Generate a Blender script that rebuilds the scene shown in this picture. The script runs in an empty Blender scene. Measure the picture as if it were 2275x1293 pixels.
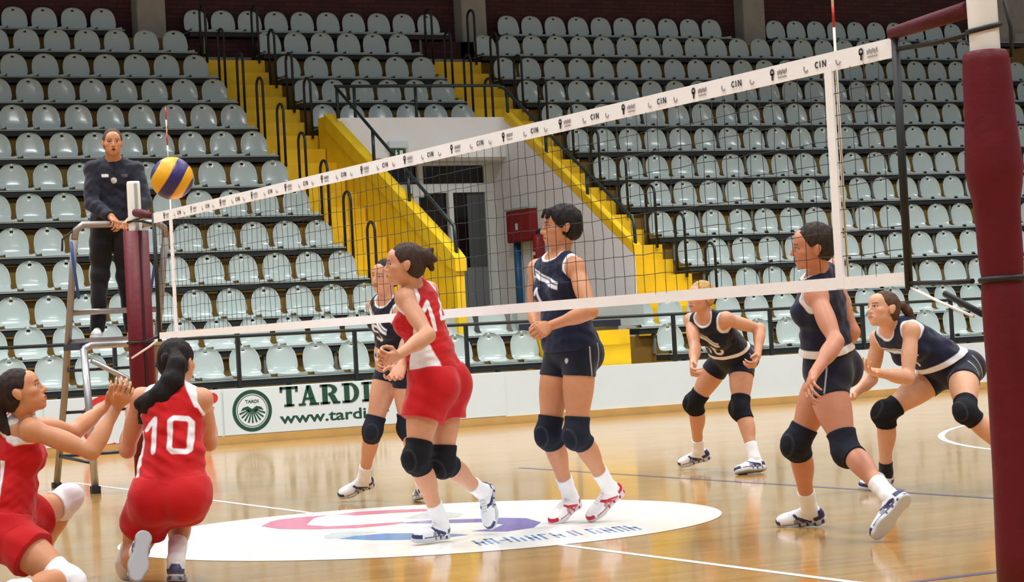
# Volleyball match in a sports hall, seen from the courtside.
# World: metres, z up; origin on the floor under the middle of the net, the net along y, the stands beyond y = 13.
import bpy, bmesh, math, random
import numpy as np
from mathutils import Vector, Matrix

SC = bpy.context.scene
COL = SC.collection
# ---------------------------------------------------------------- camera
cam_data = bpy.data.cameras.new('camera'); cam = bpy.data.objects.new('camera', cam_data); COL.objects.link(cam)
CAM = np.array((-5.50595, -12.32461, 1.12234))
CR, CU, CF = (0.892540, -0.447800, -0.053358), (0.038872, -0.041485, 0.998383), (0.449289, 0.893171, 0.019620)
cam.matrix_world = Matrix(((CR[0], CU[0], -CF[0], CAM[0]), (CR[1], CU[1], -CF[1], CAM[1]), (CR[2], CU[2], -CF[2], CAM[2]), (0, 0, 0, 1)))
cam_data.sensor_width = 36; cam_data.lens = 78.7943; cam_data.clip_end = 200; cam_data.clip_start = .1
SC.camera = cam
# ---------------------------------------------------------------- world, lamps, exposure
SC.view_settings.view_transform = 'Standard'; SC.view_settings.look = 'None'; SC.view_settings.gamma = 1; SC.view_settings.use_curve_mapping = False
SC.view_settings.exposure = -0.16
W = bpy.data.worlds.new('hall_air'); SC.world = W; W.use_nodes = True
W.node_tree.nodes['Background'].inputs[0].default_value = (.95, .97, 1, 1); W.node_tree.nodes['Background'].inputs[1].default_value = .30
def area(x, y, z, sx, sy, power, col=(1, .99, .975), spread=180):
    l = bpy.data.lights.new('ceiling_lamp', 'AREA'); l.shape = 'RECTANGLE'; l.size = sx; l.size_y = sy; l.energy = power; l.color = col; l.spread = math.radians(spread)
    o = bpy.data.objects.new('ceiling_lamp', l); o.location = (x, y, z); COL.objects.link(o); return o
for lx in (-9, -2, 5, 12, 19):              # the hall's rows of ceiling lamps, over the court and the foot of the stands
    for ly, pw in ((-11, 310), (-4, 310), (3, 340), (10, 500)):
        area(lx, ly, 10.0, 2.2, 1.0, pw, spread=131)
# ---------------------------------------------------------------- helpers
R_ = math.radians
M = {}
def srgb(r, g, b):
    f = lambda v: (v/255/12.92) if v <= 10 else ((v/255+.055)/1.055)**2.4
    return (f(r), f(g), f(b), 1)
def mat(key, c, rough=.5, metal=0., spec=.5, var=.0, vscale=6., bump=.0, bscale=60., coat=0., attr=False, sss=0., sheen=0.):
    m = bpy.data.materials.new(key); m.use_nodes = True; nt = m.node_tree; b = nt.nodes['Principled BSDF']
    b.inputs['Roughness'].default_value = rough; b.inputs['Metallic'].default_value = metal; b.inputs['Specular IOR Level'].default_value = spec
    b.inputs['Coat Weight'].default_value = coat; b.inputs['Coat Roughness'].default_value = .08
    if sss: b.inputs['Subsurface Weight'].default_value = sss; b.inputs['Subsurface Radius'].default_value = (.012, .005, .003); b.inputs['Subsurface Scale'].default_value = 1
    if sheen: b.inputs['Sheen Weight'].default_value = sheen; b.inputs['Sheen Roughness'].default_value = .5
    tc = nt.nodes.new('ShaderNodeTexCoord')
    src = None
    if attr:
        a = nt.nodes.new('ShaderNodeAttribute'); a.attribute_name = 'Col'; src = a.outputs['Color']
    if var:
        n = nt.nodes.new('ShaderNodeTexNoise'); n.inputs['Scale'].default_value = vscale; n.inputs['Detail'].default_value = 5
        nt.links.new(tc.outputs['Object'], n.inputs['Vector'])
        r = nt.nodes.new('ShaderNodeMapRange'); r.inputs['To Min'].default_value = 1-var; r.inputs['To Max'].default_value = 1+var
        r.inputs['From Min'].default_value = .25; r.inputs['From Max'].default_value = .75
        nt.links.new(n.outputs['Fac'], r.inputs['Value'])
        x = nt.nodes.new('ShaderNodeMix'); x.data_type = 'RGBA'; x.blend_type = 'MULTIPLY'; x.inputs['Factor'].default_value = 1
        if src: nt.links.new(src, x.inputs['A'])
        else: x.inputs['A'].default_value = c
        nt.links.new(r.outputs['Result'], x.inputs['B']); nt.links.new(x.outputs['Result'], b.inputs['Base Color'])
    elif src: nt.links.new(src, b.inputs['Base Color'])
    else: b.inputs['Base Color'].default_value = c
    if bump:
        n = nt.nodes.new('ShaderNodeTexNoise'); n.inputs['Scale'].default_value = bscale; n.inputs['Detail'].default_value = 4
        nt.links.new(tc.outputs['Object'], n.inputs['Vector'])
        k = nt.nodes.new('ShaderNodeBump'); k.inputs['Strength'].default_value = bump; k.inputs['Distance'].default_value = .01
        nt.links.new(n.outputs['Fac'], k.inputs['Height']); nt.links.new(k.outputs['Normal'], b.inputs['Normal'])
    M[key] = m; return m
mat('skin', None, .48, attr=True, spec=.4, var=.05, vscale=30, sss=.12)
mat('cloth', None, .78, attr=True, spec=.25, bump=.12, bscale=260, sheen=.15)
mat('pad', None, .85, attr=True, spec=.2, bump=.2, bscale=300)
mat('shoe', None, .45, attr=True, spec=.4)
mat('hair', None, .6, attr=True, spec=.22, bump=.5, bscale=200)
mat('seat', srgb(172, 186, 183), .22, spec=.5, var=.04, vscale=2.5, coat=.3)
mat('slot', srgb(60, 66, 64), .8)
mat('beam', srgb(24, 30, 30), .6, var=.1)
mat('plank', srgb(160, 168, 164), .5, var=.08)
mat('post_grey', srgb(118, 122, 112), .55)
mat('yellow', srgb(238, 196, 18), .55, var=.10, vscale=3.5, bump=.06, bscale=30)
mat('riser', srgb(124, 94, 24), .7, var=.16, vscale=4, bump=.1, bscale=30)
mat('tread', srgb(150, 145, 125), .8, var=.1)
mat('white_wall', srgb(240, 244, 249), .7, var=.035, vscale=1.6)
mat('board', srgb(212, 227, 234), .5, var=.03, vscale=1.2)
mat('grey_wall', srgb(232, 234, 243), .75, var=.04, vscale=1.5)
mat('concrete', srgb(150, 145, 136), .85, var=.10, vscale=5, bump=.2, bscale=40)
mat('dark_rail', srgb(20, 27, 29), .45)
mat('green_rail', srgb(22, 38, 39), .4)
mat('dark_glass', srgb(16, 17, 19), .12, spec=.5)
mat('frame_white', srgb(222, 228, 230), .5)
mat('door_panel', srgb(128, 134, 136), .55, var=.06)
mat('curtain_grey', srgb(86, 92, 96), .8)
mat('alu', srgb(176, 176, 178), .34, metal=.75, var=.06)
mat('alu_dull', srgb(150, 142, 136), .42, metal=.45, var=.08)
mat('navy_bar', srgb(34, 40, 62), .4)
mat('pole_white', srgb(236, 233, 226), .35, var=.03)
mat('pad_red', srgb(96, 11, 23), .5, spec=.3, var=.10, vscale=9, bump=.25, bscale=22)
mat('sleeve', srgb(84, 24, 34), .6, spec=.3, var=.12, vscale=14, bump=.3, bscale=40)
mat('black', srgb(20, 22, 24), .6)
mat('cord_black', srgb(16, 20, 22), .7)
mat('band', srgb(246, 246, 248), .6, var=.03, bump=.12, bscale=30)
mat('ink', srgb(46, 42, 46), .7)
mat('ink_soft', srgb(150, 142, 146), .7)
mat('red_paint', srgb(190, 26, 28), .4)
mat('antenna_red', srgb(196, 34, 30), .4)
mat('antenna_white', srgb(236, 228, 206), .4)
mat('fire_red', srgb(140, 22, 28), .4)
mat('blue_pipe', srgb(22, 92, 140), .4)
mat('exit_green', srgb(30, 92, 62), .4)
mat('banner_green', srgb(18, 74, 58), .5)
mat('banner_red', srgb(206, 44, 48), .5)
_h = M['hair'].node_tree; _n = [x for x in _h.nodes if x.type == 'TEX_NOISE'][-1]; _m = _h.nodes.new('ShaderNodeMapping'); _m.inputs['Scale'].default_value = (1.6, 1.6, .14)
_h.links.new([x for x in _h.nodes if x.type == 'TEX_COORD'][0].outputs['Object'], _m.inputs['Vector']); _h.links.new(_m.outputs['Vector'], _n.inputs['Vector'])
mat('ball', None, .38, attr=True, spec=.45, bump=.1, bscale=400)
mat('wood_trim', srgb(196, 156, 92), .4, var=.10, vscale=4)
mat('line_white', srgb(246, 246, 244), .25, coat=.3)
mat('line_blue', srgb(92, 92, 130), .25, coat=.3)
mat('logo_pink', srgb(222, 122, 154), .25, coat=.3)
mat('logo_purple', srgb(124, 106, 182), .25, coat=.3)
mat('logo_blue', srgb(84, 146, 206), .25, coat=.3)
mat('logo_grey', srgb(206, 214, 216), .25, coat=.3)
mat('strap_blue', srgb(40, 84, 160), .5)
mat('rubber', srgb(28, 28, 30), .7)
def wood_floor():
    m = bpy.data.materials.new('parquet'); m.use_nodes = True; nt = m.node_tree; b = nt.nodes['Principled BSDF']
    N_ = nt.nodes.new; tc = N_('ShaderNodeTexCoord')
    mp = N_('ShaderNodeMapping'); nt.links.new(tc.outputs['Object'], mp.inputs['Vector']); mp.inputs['Rotation'].default_value = (0, 0, 0)
    br = N_('ShaderNodeTexBrick'); nt.links.new(mp.outputs['Vector'], br.inputs['Vector'])
    br.inputs['Color1'].default_value = srgb(190, 148, 84); br.inputs['Color2'].default_value = srgb(176, 131, 66); br.inputs['Mortar'].default_value = srgb(156, 118, 68)
    br.inputs['Scale'].default_value = 1; br.inputs['Mortar Size'].default_value = .0016; br.inputs['Brick Width'].default_value = .9; br.inputs['Row Height'].default_value = .075; br.offset = .37
    n = N_('ShaderNodeTexNoise'); n.inputs['Scale'].default_value = 1; n.inputs['Detail'].default_value = 6
    m2 = N_('ShaderNodeMapping'); m2.inputs['Scale'].default_value = (2.2, 30, 1); nt.links.new(tc.outputs['Object'], m2.inputs['Vector']); nt.links.new(m2.outputs['Vector'], n.inputs['Vector'])
    r = N_('ShaderNodeMapRange'); r.inputs['To Min'].default_value = .82; r.inputs['To Max'].default_value = 1.16; nt.links.new(n.outputs['Fac'], r.inputs['Value'])
    x = N_('ShaderNodeMix'); x.data_type = 'RGBA'; x.blend_type = 'MULTIPLY'; x.inputs['Factor'].default_value = 1
    nt.links.new(br.outputs['Color'], x.inputs['A']); nt.links.new(r.outputs['Result'], x.inputs['B']); nt.links.new(x.outputs['Result'], b.inputs['Base Color'])
    n3 = N_('ShaderNodeTexNoise'); n3.inputs['Scale'].default_value = 1.4; n3.inputs['Detail'].default_value = 3; nt.links.new(tc.outputs['Object'], n3.inputs['Vector'])
    r3 = N_('ShaderNodeMapRange'); r3.inputs['To Min'].default_value = .10; r3.inputs['To Max'].default_value = .19; nt.links.new(n3.outputs['Fac'], r3.inputs['Value']); nt.links.new(r3.outputs['Result'], b.inputs['Roughness'])
    b.inputs['Specular IOR Level'].default_value = .5; b.inputs['Coat Weight'].default_value = .25; b.inputs['Coat Roughness'].default_value = .07
    bp = N_('ShaderNodeBump'); bp.inputs['Strength'].default_value = .03; bp.inputs['Distance'].default_value = .01; nt.links.new(n.outputs['Fac'], bp.inputs['Height']); nt.links.new(bp.outputs['Normal'], b.inputs['Normal'])
    M['floor'] = m
wood_floor()
def brick_wall():
    m = bpy.data.materials.new('dark_brick'); m.use_nodes = True; nt = m.node_tree; b = nt.nodes['Principled BSDF']
    tc = nt.nodes.new('ShaderNodeTexCoord'); mp = nt.nodes.new('ShaderNodeMapping'); mp.inputs['Rotation'].default_value = (R_(90), 0, 0)
    nt.links.new(tc.outputs['Object'], mp.inputs['Vector'])
    br = nt.nodes.new('ShaderNodeTexBrick'); nt.links.new(mp.outputs['Vector'], br.inputs['Vector']); br.inputs['Scale'].default_value = 1
    br.inputs['Color1'].default_value = srgb(78, 38, 38); br.inputs['Color2'].default_value = srgb(62, 30, 32); br.inputs['Mortar'].default_value = srgb(46, 30, 30)
    br.inputs['Brick Width'].default_value = .25; br.inputs['Row Height'].default_value = .075; br.inputs['Mortar Size'].default_value = .008
    nt.links.new(br.outputs['Color'], b.inputs['Base Color']); b.inputs['Roughness'].default_value = .9
    M['brick'] = m
brick_wall()

class MB:
    """collects shapes, links them as one mesh object"""
    def __init__(s): s.bm = bmesh.new()
    def box(s, x0, x1, y0, y1, z0, z1, bev=0):
        r = bmesh.ops.create_cube(s.bm, size=1, matrix=Matrix.Translation(((x0+x1)/2, (y0+y1)/2, (z0+z1)/2)) @ Matrix.Diagonal((x1-x0, y1-y0, z1-z0, 1)))
        if bev: bmesh.ops.bevel(s.bm, geom=list({e for v in r['verts'] for e in v.link_edges}), offset=bev, segments=2, affect='EDGES')
        return s
    def prism(s, pts, axis, a, b):          # polygon in the plane normal to axis, pushed from a to b
        f = {'x': lambda p, t: (t, p[0], p[1]), 'y': lambda p, t: (p[0], t, p[1]), 'z': lambda p, t: (p[0], p[1], t)}[axis]
        lo = [s.bm.verts.new(f(p, a)) for p in pts]; hi = [s.bm.verts.new(f(p, b)) for p in pts]
        s.bm.faces.new(lo); s.bm.faces.new(hi[::-1]); n = len(pts)
        for i in range(n): s.bm.faces.new((lo[i], hi[i], hi[(i+1) % n], lo[(i+1) % n]))
        return s
    def tube(s, path, r, seg=10, caps=True):
        path = [Vector(p) for p in path]; n = len(path); rs = r if isinstance(r, (list, tuple)) else [r]*n
        rings = []; up = None
        for i, p in enumerate(path):
            d = ((path[min(i+1, n-1)]-p).normalized()+(p-path[max(i-1, 0)]).normalized()).normalized() if 0 < i < n-1 else (path[min(i+1, n-1)]-path[max(i-1, 0)]).normalized()
            if up is None: up = Vector((0, 0, 1)) if abs(d.z) < .9 else Vector((1, 0, 0))
            a = d.cross(up).normalized(); b = a.cross(d).normalized(); up = b
            rings.append([s.bm.verts.new(p+(a*math.cos(t)+b*math.sin(t))*rs[i]) for t in [2*math.pi*j/seg for j in range(seg)]])
        for A, B in zip(rings, rings[1:]):
            for j in range(seg): s.bm.faces.new((A[j], A[(j+1) % seg], B[(j+1) % seg], B[j])).smooth = True
        if caps: s.bm.faces.new(rings[0][::-1]); s.bm.faces.new(rings[-1])
        return s
    def lathe(s, cx, cy, prof, seg=32):      # (r, z) profile round a vertical axis
        rings = [[s.bm.verts.new((cx+r*math.cos(2*math.pi*j/seg), cy+r*math.sin(2*math.pi*j/seg), z)) for j in range(seg)] for r, z in prof]
        for A, B in zip(rings, rings[1:]):
            for j in range(seg): s.bm.faces.new((A[j], A[(j+1) % seg], B[(j+1) % seg], B[j])).smooth = True
        s.bm.faces.new(rings[0][::-1]); s.bm.faces.new(rings[-1]); return s
    def sphere(s, c, r, sc=(1, 1, 1), seg=16):
        q = bmesh.ops.create_uvsphere(s.bm, u_segments=seg, v_segments=seg//2+2, radius=r, matrix=Matrix.Translation(c) @ Matrix.Diagonal((*sc, 1)))
        for v in q['verts']:
            for f in v.link_faces: f.smooth = True
        return s
    def build(s, name, m, parent=None, loc=None):
        bmesh.ops.recalc_face_normals(s.bm, faces=s.bm.faces[:])
        me = bpy.data.meshes.new(name); s.bm.to_mesh(me); s.bm.free(); me.materials.append(M[m] if isinstance(m, str) else m)
        o = bpy.data.objects.new(name, me); COL.objects.link(o)
        if parent is not None: o.parent = parent
        if loc is not None: o.location = loc
        return o
def tag(o, label, cat, group=None):
    o['label'] = label; o['category'] = cat
    if group: o['group'] = group
    return o
def struct(o, label=None, cat=None):
    o['kind'] = 'structure'
    if label: o['label'] = label
    if cat: o['category'] = cat
    return o
def empty(name, loc, label, cat, group=None, rz=0):
    o = bpy.data.objects.new(name, None); COL.objects.link(o); o.location = loc; o.rotation_euler = (0, 0, rz); o.empty_display_size = .1
    return tag(o, label, cat, group)
def lbl(o, t): o['label'] = t; return o
def text_mesh(name, body, h, m, parent, mtx, bold=0., shear=0., extrude=.0015, font_w=1.0):
    c = bpy.data.curves.new('lettering', 'FONT'); c.body = body; c.size = 1; c.offset = bold; c.extrude = 0; c.shear = shear; c.resolution_u = 3
    t = bpy.data.objects.new('lettering', c); COL.objects.link(t)
    dg = bpy.context.evaluated_depsgraph_get(); me = bpy.data.meshes.new_from_object(t.evaluated_get(dg)); bpy.data.objects.remove(t); bpy.data.curves.remove(c)
    co = [v.co.copy() for v in me.vertices]
    x0, x1 = min(v.x for v in co), max(v.x for v in co); y0, y1 = min(v.y for v in co), max(v.y for v in co)
    W_, H_ = h
    for v in me.vertices: v.co = Vector(((v.co.x-x0)/(x1-x0)*W_, (v.co.y-y0)/(y1-y0)*H_, 0))
    me.transform(mtx); me.materials.clear(); me.materials.append(M[m])
    o = bpy.data.objects.new(name, me); COL.objects.link(o); o.parent = parent; return o

# ---------------------------------------------------------------- floor, its lines and the painted circle
floor = struct(MB().box(-16, 30, -18, 13.02, -.2, 0).build('floor', 'floor'), 'glossy parquet floor of the sports hall', 'floor')
def flat(pts, name, m, z=.0012, label=None):
    bm = bmesh.new(); bm.faces.new([bm.verts.new((x, y, z)) for x, y in pts]); bmesh.ops.triangulate(bm, faces=bm.faces[:])
    for f in bm.faces:
        if f.normal.z < 0: f.normal_flip()
    me = bpy.data.meshes.new(name); bm.to_mesh(me); bm.free(); me.materials.append(M[m]); o = bpy.data.objects.new(name, me); COL.objects.link(o); o.parent = floor
    if label: o['label'] = label
    return o
def ringf(cx, cy, r0, r1, a0, a1, name, m, z=.0012, n=96, label=None):
    bm = bmesh.new(); A = []
    for i in range(n+1):
        a = R_(a0+(a1-a0)*i/n); A.append([bm.verts.new((cx+r*math.cos(a), cy+r*math.sin(a), z)) for r in (r0, r1)])
    for p, q in zip(A, A[1:]): bm.faces.new((p[0], p[1], q[1], q[0]))
    bmesh.ops.recalc_face_normals(bm, faces=bm.faces[:])
    for f in bm.faces:
        if f.normal.z < 0: f.normal_flip()
    me = bpy.data.meshes.new(name); bm.to_mesh(me); bm.free(); me.materials.append(M[m]); o = bpy.data.objects.new(name, me); COL.objects.link(o); o.parent = floor
    if label: o['label'] = label
    return o
rect = lambda x0, x1, y0, y1: [(x0, y0), (x1, y0), (x1, y1), (x0, y1)]
flat(rect(-.025, .025, -7.6, 7.6), 'court_line', 'line_white', label='white centre line under the net')
flat([(1.8*math.cos(R_(a)), 1.8*math.sin(R_(a))) for a in range(0, 360, 3)], 'centre_circle', 'line_white', .0018, 'white painted disc at mid court')
ringf(12.43, 0, 6.76, 6.82, 105, 255, 'court_line', 'line_white', label='white three-point arc')
flat(rect(2.97, 3.02, -4.62, 4.62), 'court_line', 'line_blue', .0014, 'dull blue attack line')
flat(rect(-3.02, -2.97, -4.62, 4.62), 'court_line', 'line_blue', .0014, 'dull blue attack line')
flat(rect(-9, 9, -4.67, -4.62), 'court_line', 'line_blue', .0014, 'dull blue side line')
LG = {'pink': [(-0.624, 1.076), (-0.458, 1.358), (-0.353, 1.472), (-0.199, 1.506), (-0.003, 1.471), (-0.147, 1.356), (-0.262, 1.143), (-0.398, 0.867), (-0.346, 0.62), (-0.198, 0.535), (-0.041, 0.491), (0.088, 0.439), (-0.033, 0.316), (-0.289, 0.317), (-0.501, 0.507), (-0.623, 0.757)], 'pink2': [(0.047, 1.445), (0.212, 1.533), (0.404, 1.448), (0.616, 1.261), (0.544, 1.067), (0.295, 1.196), (0.092, 1.244)], 'grey': [(0.496, 1.026), (0.581, 0.938), (0.584, 0.624), (0.441, 0.401), (0.278, 0.452), (0.202, 0.697)], 'purple': [(0.02, 0.389), (0.249, 0.389), (0.48, 0.164), (0.592, 0.084), (0.663, -0.094), (0.581, -0.444), (0.385, -0.731), (0.167, -0.812), (0.051, -0.578), (0.233, -0.532), (0.373, -0.357), (0.363, -0.077), (0.136, 0.141)], 'blue': [(-0.651, -0.267), (-0.501, -0.177), (-0.331, -0.208), (-0.191, -0.384), (-0.077, -0.658), (-0.059, -0.778), (-0.186, -0.807), (-0.396, -0.747), (-0.549, -0.557)], 'grey2': [(-0.638, -0.011), (-0.505, 0.163), (-0.38, 0.112), (-0.306, -0.056), (-0.489, -0.149), (-0.643, -0.233), (-0.694, -0.2)]}
for key, m in (('pink', 'logo_pink'), ('pink2', 'logo_pink'), ('grey', 'logo_grey'), ('purple', 'logo_purple'), ('blue', 'logo_blue'), ('grey2', 'logo_grey')):
    flat(LG[key], 'swoosh', m, .0024)
rs = random.Random(5)
bm = MB()
for i in range(13):                          # the row of blue letters on the rim of the disc, too small to read
    x = -.36+i*.088; y = -1.43+.02*math.sin(i)
    sk = .07
    for (a, b, c, d) in ((0, .02, 0, .30), (.045, .063, 0, .30 if i % 3 else .2), (0, .06, .26 if i % 2 else .12, .30 if i % 2 else .16)):
        if rs.random() < .18: continue
        pts = [(x+a+c*.35, y+c), (x+b+c*.35, y+c), (x+b+d*.35, y+d), (x+a+d*.35, y+d)]
        bm.bm.faces.new([bm.bm.verts.new((p[0]*.9+.02, p[1], .0026)) for p in pts])
bm.build('lettering', 'logo_blue', floor)

# ---------------------------------------------------------------- stands
YK = [13.35+.7*k for k in range(13)]
ZK = [.76, 1.124, 1.512, 1.983, 2.449, 2.946, 3.413, 3.908, 4.382, 4.852, 5.315, 5.796, 6.24]
TK = [z-.11 for z in ZK]
ORD = ['front', 'second', 'third', 'fourth', 'fifth', 'sixth', 'seventh', 'eighth', 'ninth', 'tenth', 'eleventh', 'twelfth', 'thirteenth', 'fourteenth', 'fifteenth', 'sixteenth', 'seventeenth', 'eighteenth', 'nineteenth', 'twentieth', 'twenty-first', 'twenty-second', 'twenty-third', 'twenty-fourth', 'twenty-fifth']
le = lambda k: 5.85+.036*(10-k)              # last seat centre of the left block, row k
ri = lambda k: 11.2+.057*(10-k)              # first seat centre of the right block
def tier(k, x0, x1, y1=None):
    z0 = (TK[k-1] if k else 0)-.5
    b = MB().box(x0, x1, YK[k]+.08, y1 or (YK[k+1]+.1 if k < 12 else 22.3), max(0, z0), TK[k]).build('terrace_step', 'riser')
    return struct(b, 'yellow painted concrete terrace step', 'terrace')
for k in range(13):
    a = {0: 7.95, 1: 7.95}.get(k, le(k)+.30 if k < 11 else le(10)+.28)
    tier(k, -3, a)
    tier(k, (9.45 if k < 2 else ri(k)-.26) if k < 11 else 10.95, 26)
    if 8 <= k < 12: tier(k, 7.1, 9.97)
    if k == 12: tier(k, 5.9, 11.2).data.materials[0] = M['brick']  # dark brick colour paints in the shade of the gap at the aisle tops
# two flights of aisle stairs: full steps at every row, half steps between
def stair(xa, xb, k0, nm):
    m = MB()
    for k in range(k0, 12):
        x0 = xa(k); x1 = xb(k)
        m.box(x0, x1, YK[k]+.02, YK[k]+.85, max(0, TK[k]-1.0), TK[k])
        if k > k0: m.box(x0+.02, x1-.04, YK[k]-.33, YK[k]+.05, TK[k-1]-.3, (TK[k]+TK[k-1])/2)
    return struct(m.build('staircase', 'yellow'), nm, 'stairs')
stair(lambda k: le(k)+.22, lambda k: 7.12, 2, 'yellow painted aisle stairs left of the tunnel')
stair(lambda k: 9.97, lambda k: ri(k)-.2, 2, 'yellow painted aisle stairs right of the tunnel')
struct(MB().box(5.9, 7.15, YK[11]+.4, 22.3, 5.4, TK[11]+.02).box(9.95, 11.1, YK[11]+.4, 22.3, 5.4, TK[11]+.02).box(5.95, 7.15, YK[12]+.0, YK[12]+.07, TK[11]-.1, TK[11]+.14).box(9.95, 11.1, YK[12]+.0, YK[12]+.07, TK[11]-.1, TK[11]+.14).build('landing', 'concrete'), 'pale concrete landing at the top of the aisles', 'landing')
# tunnel: side walls, fascia, back wall with doors
TW = MB().prism([(14.34, .3), (14.34, 2.15), (14.5, 2.26), (18.62, 4.52), (18.9, 4.52), (18.9, .3)], 'x', 7.10, 7.22).build('wall_left', 'yellow'); struct(TW, 'yellow sloping parapet wall left of the tunnel', 'wall')
struct(MB().prism([(14.30, 2.0), (14.30, 2.17), (14.46, 2.28), (18.6, 4.56), (18.6, 4.34), (14.5, 2.06)], 'x', 7.075, 7.24).build('trim_1', 'yellow'), 'yellow coping on the left tunnel wall', 'trim')
struct(MB().prism([(14.60, .3), (14.60, 2.14), (18.42, 4.46), (19.0, 4.46), (19.0, .3)], 'x', 9.95, 9.968).build('wall_right', 'grey_wall'), 'pale grey side wall of the tunnel', 'wall')
struct(MB().prism([(14.56, 2.14), (14.56, 2.28), (18.40, 4.60), (18.42, 4.46)], 'x', 9.945, 10.05).build('trim_2', 'yellow'), 'yellow coping on the right tunnel wall', 'trim')
struct(MB().box(7.2, 9.96, 18.35, 18.47, 3.86, 4.47).build('wall_fascia', 'white_wall'), 'white fascia over the tunnel mouth', 'wall')
struct(MB().box(7.2, 9.96, 18.47, 19.0, 3.82, 4.3).build('ceiling', 'grey_wall'), 'grey soffit of the tunnel', 'ceiling')
struct(MB().box(7.2, 10.0, 13.55, 19.3, .2, .62).box(7.95, 9.45, 14.25, 19.3, .6, 1.17).build('landing', 'concrete'), 'concrete tunnel floor', 'landing')
struct(MB().box(7.2, 10.0, 19.0, 19.1, .6, 3.9).build('wall_back', 'grey_wall'), 'grey end wall of the tunnel behind the doors', 'wall')
DW = struct(MB().box(7.22, 9.95, 18.86, 18.9, 3.78, 3.86).box(7.22, 9.95, 18.84, 18.9, 3.36, 3.50).box(8.66, 8.75, 18.83, 18.9, 3.3, 3.86).box(8.56, 8.66, 18.83, 18.9, 1.17, 3.4).box(9.15, 9.24, 18.83, 18.9, 1.17, 3.4).box(9.80, 9.95, 18.85, 18.9, 1.17, 3.8).build('door_1', 'frame_white'), 'white framed glazed double door at the end of the tunnel', 'door')
lbl(MB().box(7.22, 9.8, 18.90, 18.92, 3.48, 3.80).build('transom_pane', 'dark_glass', DW), 'dark transom glass')
lbl(MB().box(8.62, 9.18, 18.90, 18.92, 2.18, 3.38).build('pane', 'dark_glass', DW), 'dark door glass')
lbl(MB().box(9.22, 9.82, 18.90, 18.92, 2.18, 3.38).build('pane', 'dark_glass', DW), 'dark door glass')
lbl(MB().box(7.22, 8.6, 18.90, 18.92, 1.2, 3.38).build('pane', 'dark_glass', DW), 'dark side glass')
MB().box(9.22, 9.82, 18.88, 18.92, 1.17, 2.2).build('lower_panel', 'door_panel', DW); MB().box(8.62, 9.18, 18.88, 18.92, 1.17, 2.2).build('lower_panel', 'door_panel', DW)
lbl(MB().box(9.50, 9.8, 18.885, 18.90, 2.18, 3.38).build('side_curtain', 'curtain_grey', DW), 'grey curtain behind the glass')
# entrance steps from the floor to the tunnel
struct(MB().box(7.96, 9.08, 13.30, 13.7, 0, .93).box(7.96, 9.26, 13.62, 14.3, 0, 1.12).build('staircase', 'yellow'), 'low yellow steps in front of the tunnel', 'stairs')
struct(MB().box(7.96, 9.46, 14.2, 14.3, 1.17, 1.26).build('trim_3', 'navy_bar'), 'dark edge strip of the tunnel landing', 'trim')
struct(MB().box(7.96, 9.9, 14.32, 14.45, 1.17, 1.46).build('trim_4', 'plank'), 'pale grey plank above the tunnel landing', 'trim')
# hall wall, columns
struct(MB().box(-6, 26, 22.3, 22.5, 5, 11).build('wall_back', 'brick'), 'dark red brick wall behind the top row', 'wall')
for i, x in enumerate((5.36, 11.08, 16.76, 22.42)):
    struct(MB().box(x, x+.47, 22.0, 22.32, 5.4, 11, .01).build('column', 'concrete'), ('pale concrete column by the left block', 'pale concrete column by the top of the right stairs', 'pale concrete column in the right block', 'pale concrete column behind the near net pole')[i], 'column')
struct(MB().box(22.95, 27, 22.1, 22.3, 6.0, 11).box(22.9, 27, 21.9, 22.12, 6.25, 6.45).build('wall_right', 'concrete'), 'grey concrete wall panel beyond the last column', 'wall')
# front wall with its boards
FW = struct(MB().box(-4, 26, 13.1, 13.25, 0, .66).build('wall_front', 'board'), 'low white front wall of the stands', 'wall')
struct(MB().box(-4, 26, 13.06, 13.1, 0, .10).build('baseboard_front', 'wood_trim'), 'wooden baseboard under the white front wall', 'baseboard')
def wall_m(x, z, y=13.0835): return Matrix(((1, 0, 0, x), (0, 0, -1, y), (0, 1, 0, z), (0, 0, 0, 1)))
TB = tag(MB().box(3.36, 7.1, 13.085, 13.1, .11, .655).build('advertising_banner', 'board'), 'white advertising banner with a round green emblem and dark green lettering', 'banner')
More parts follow.
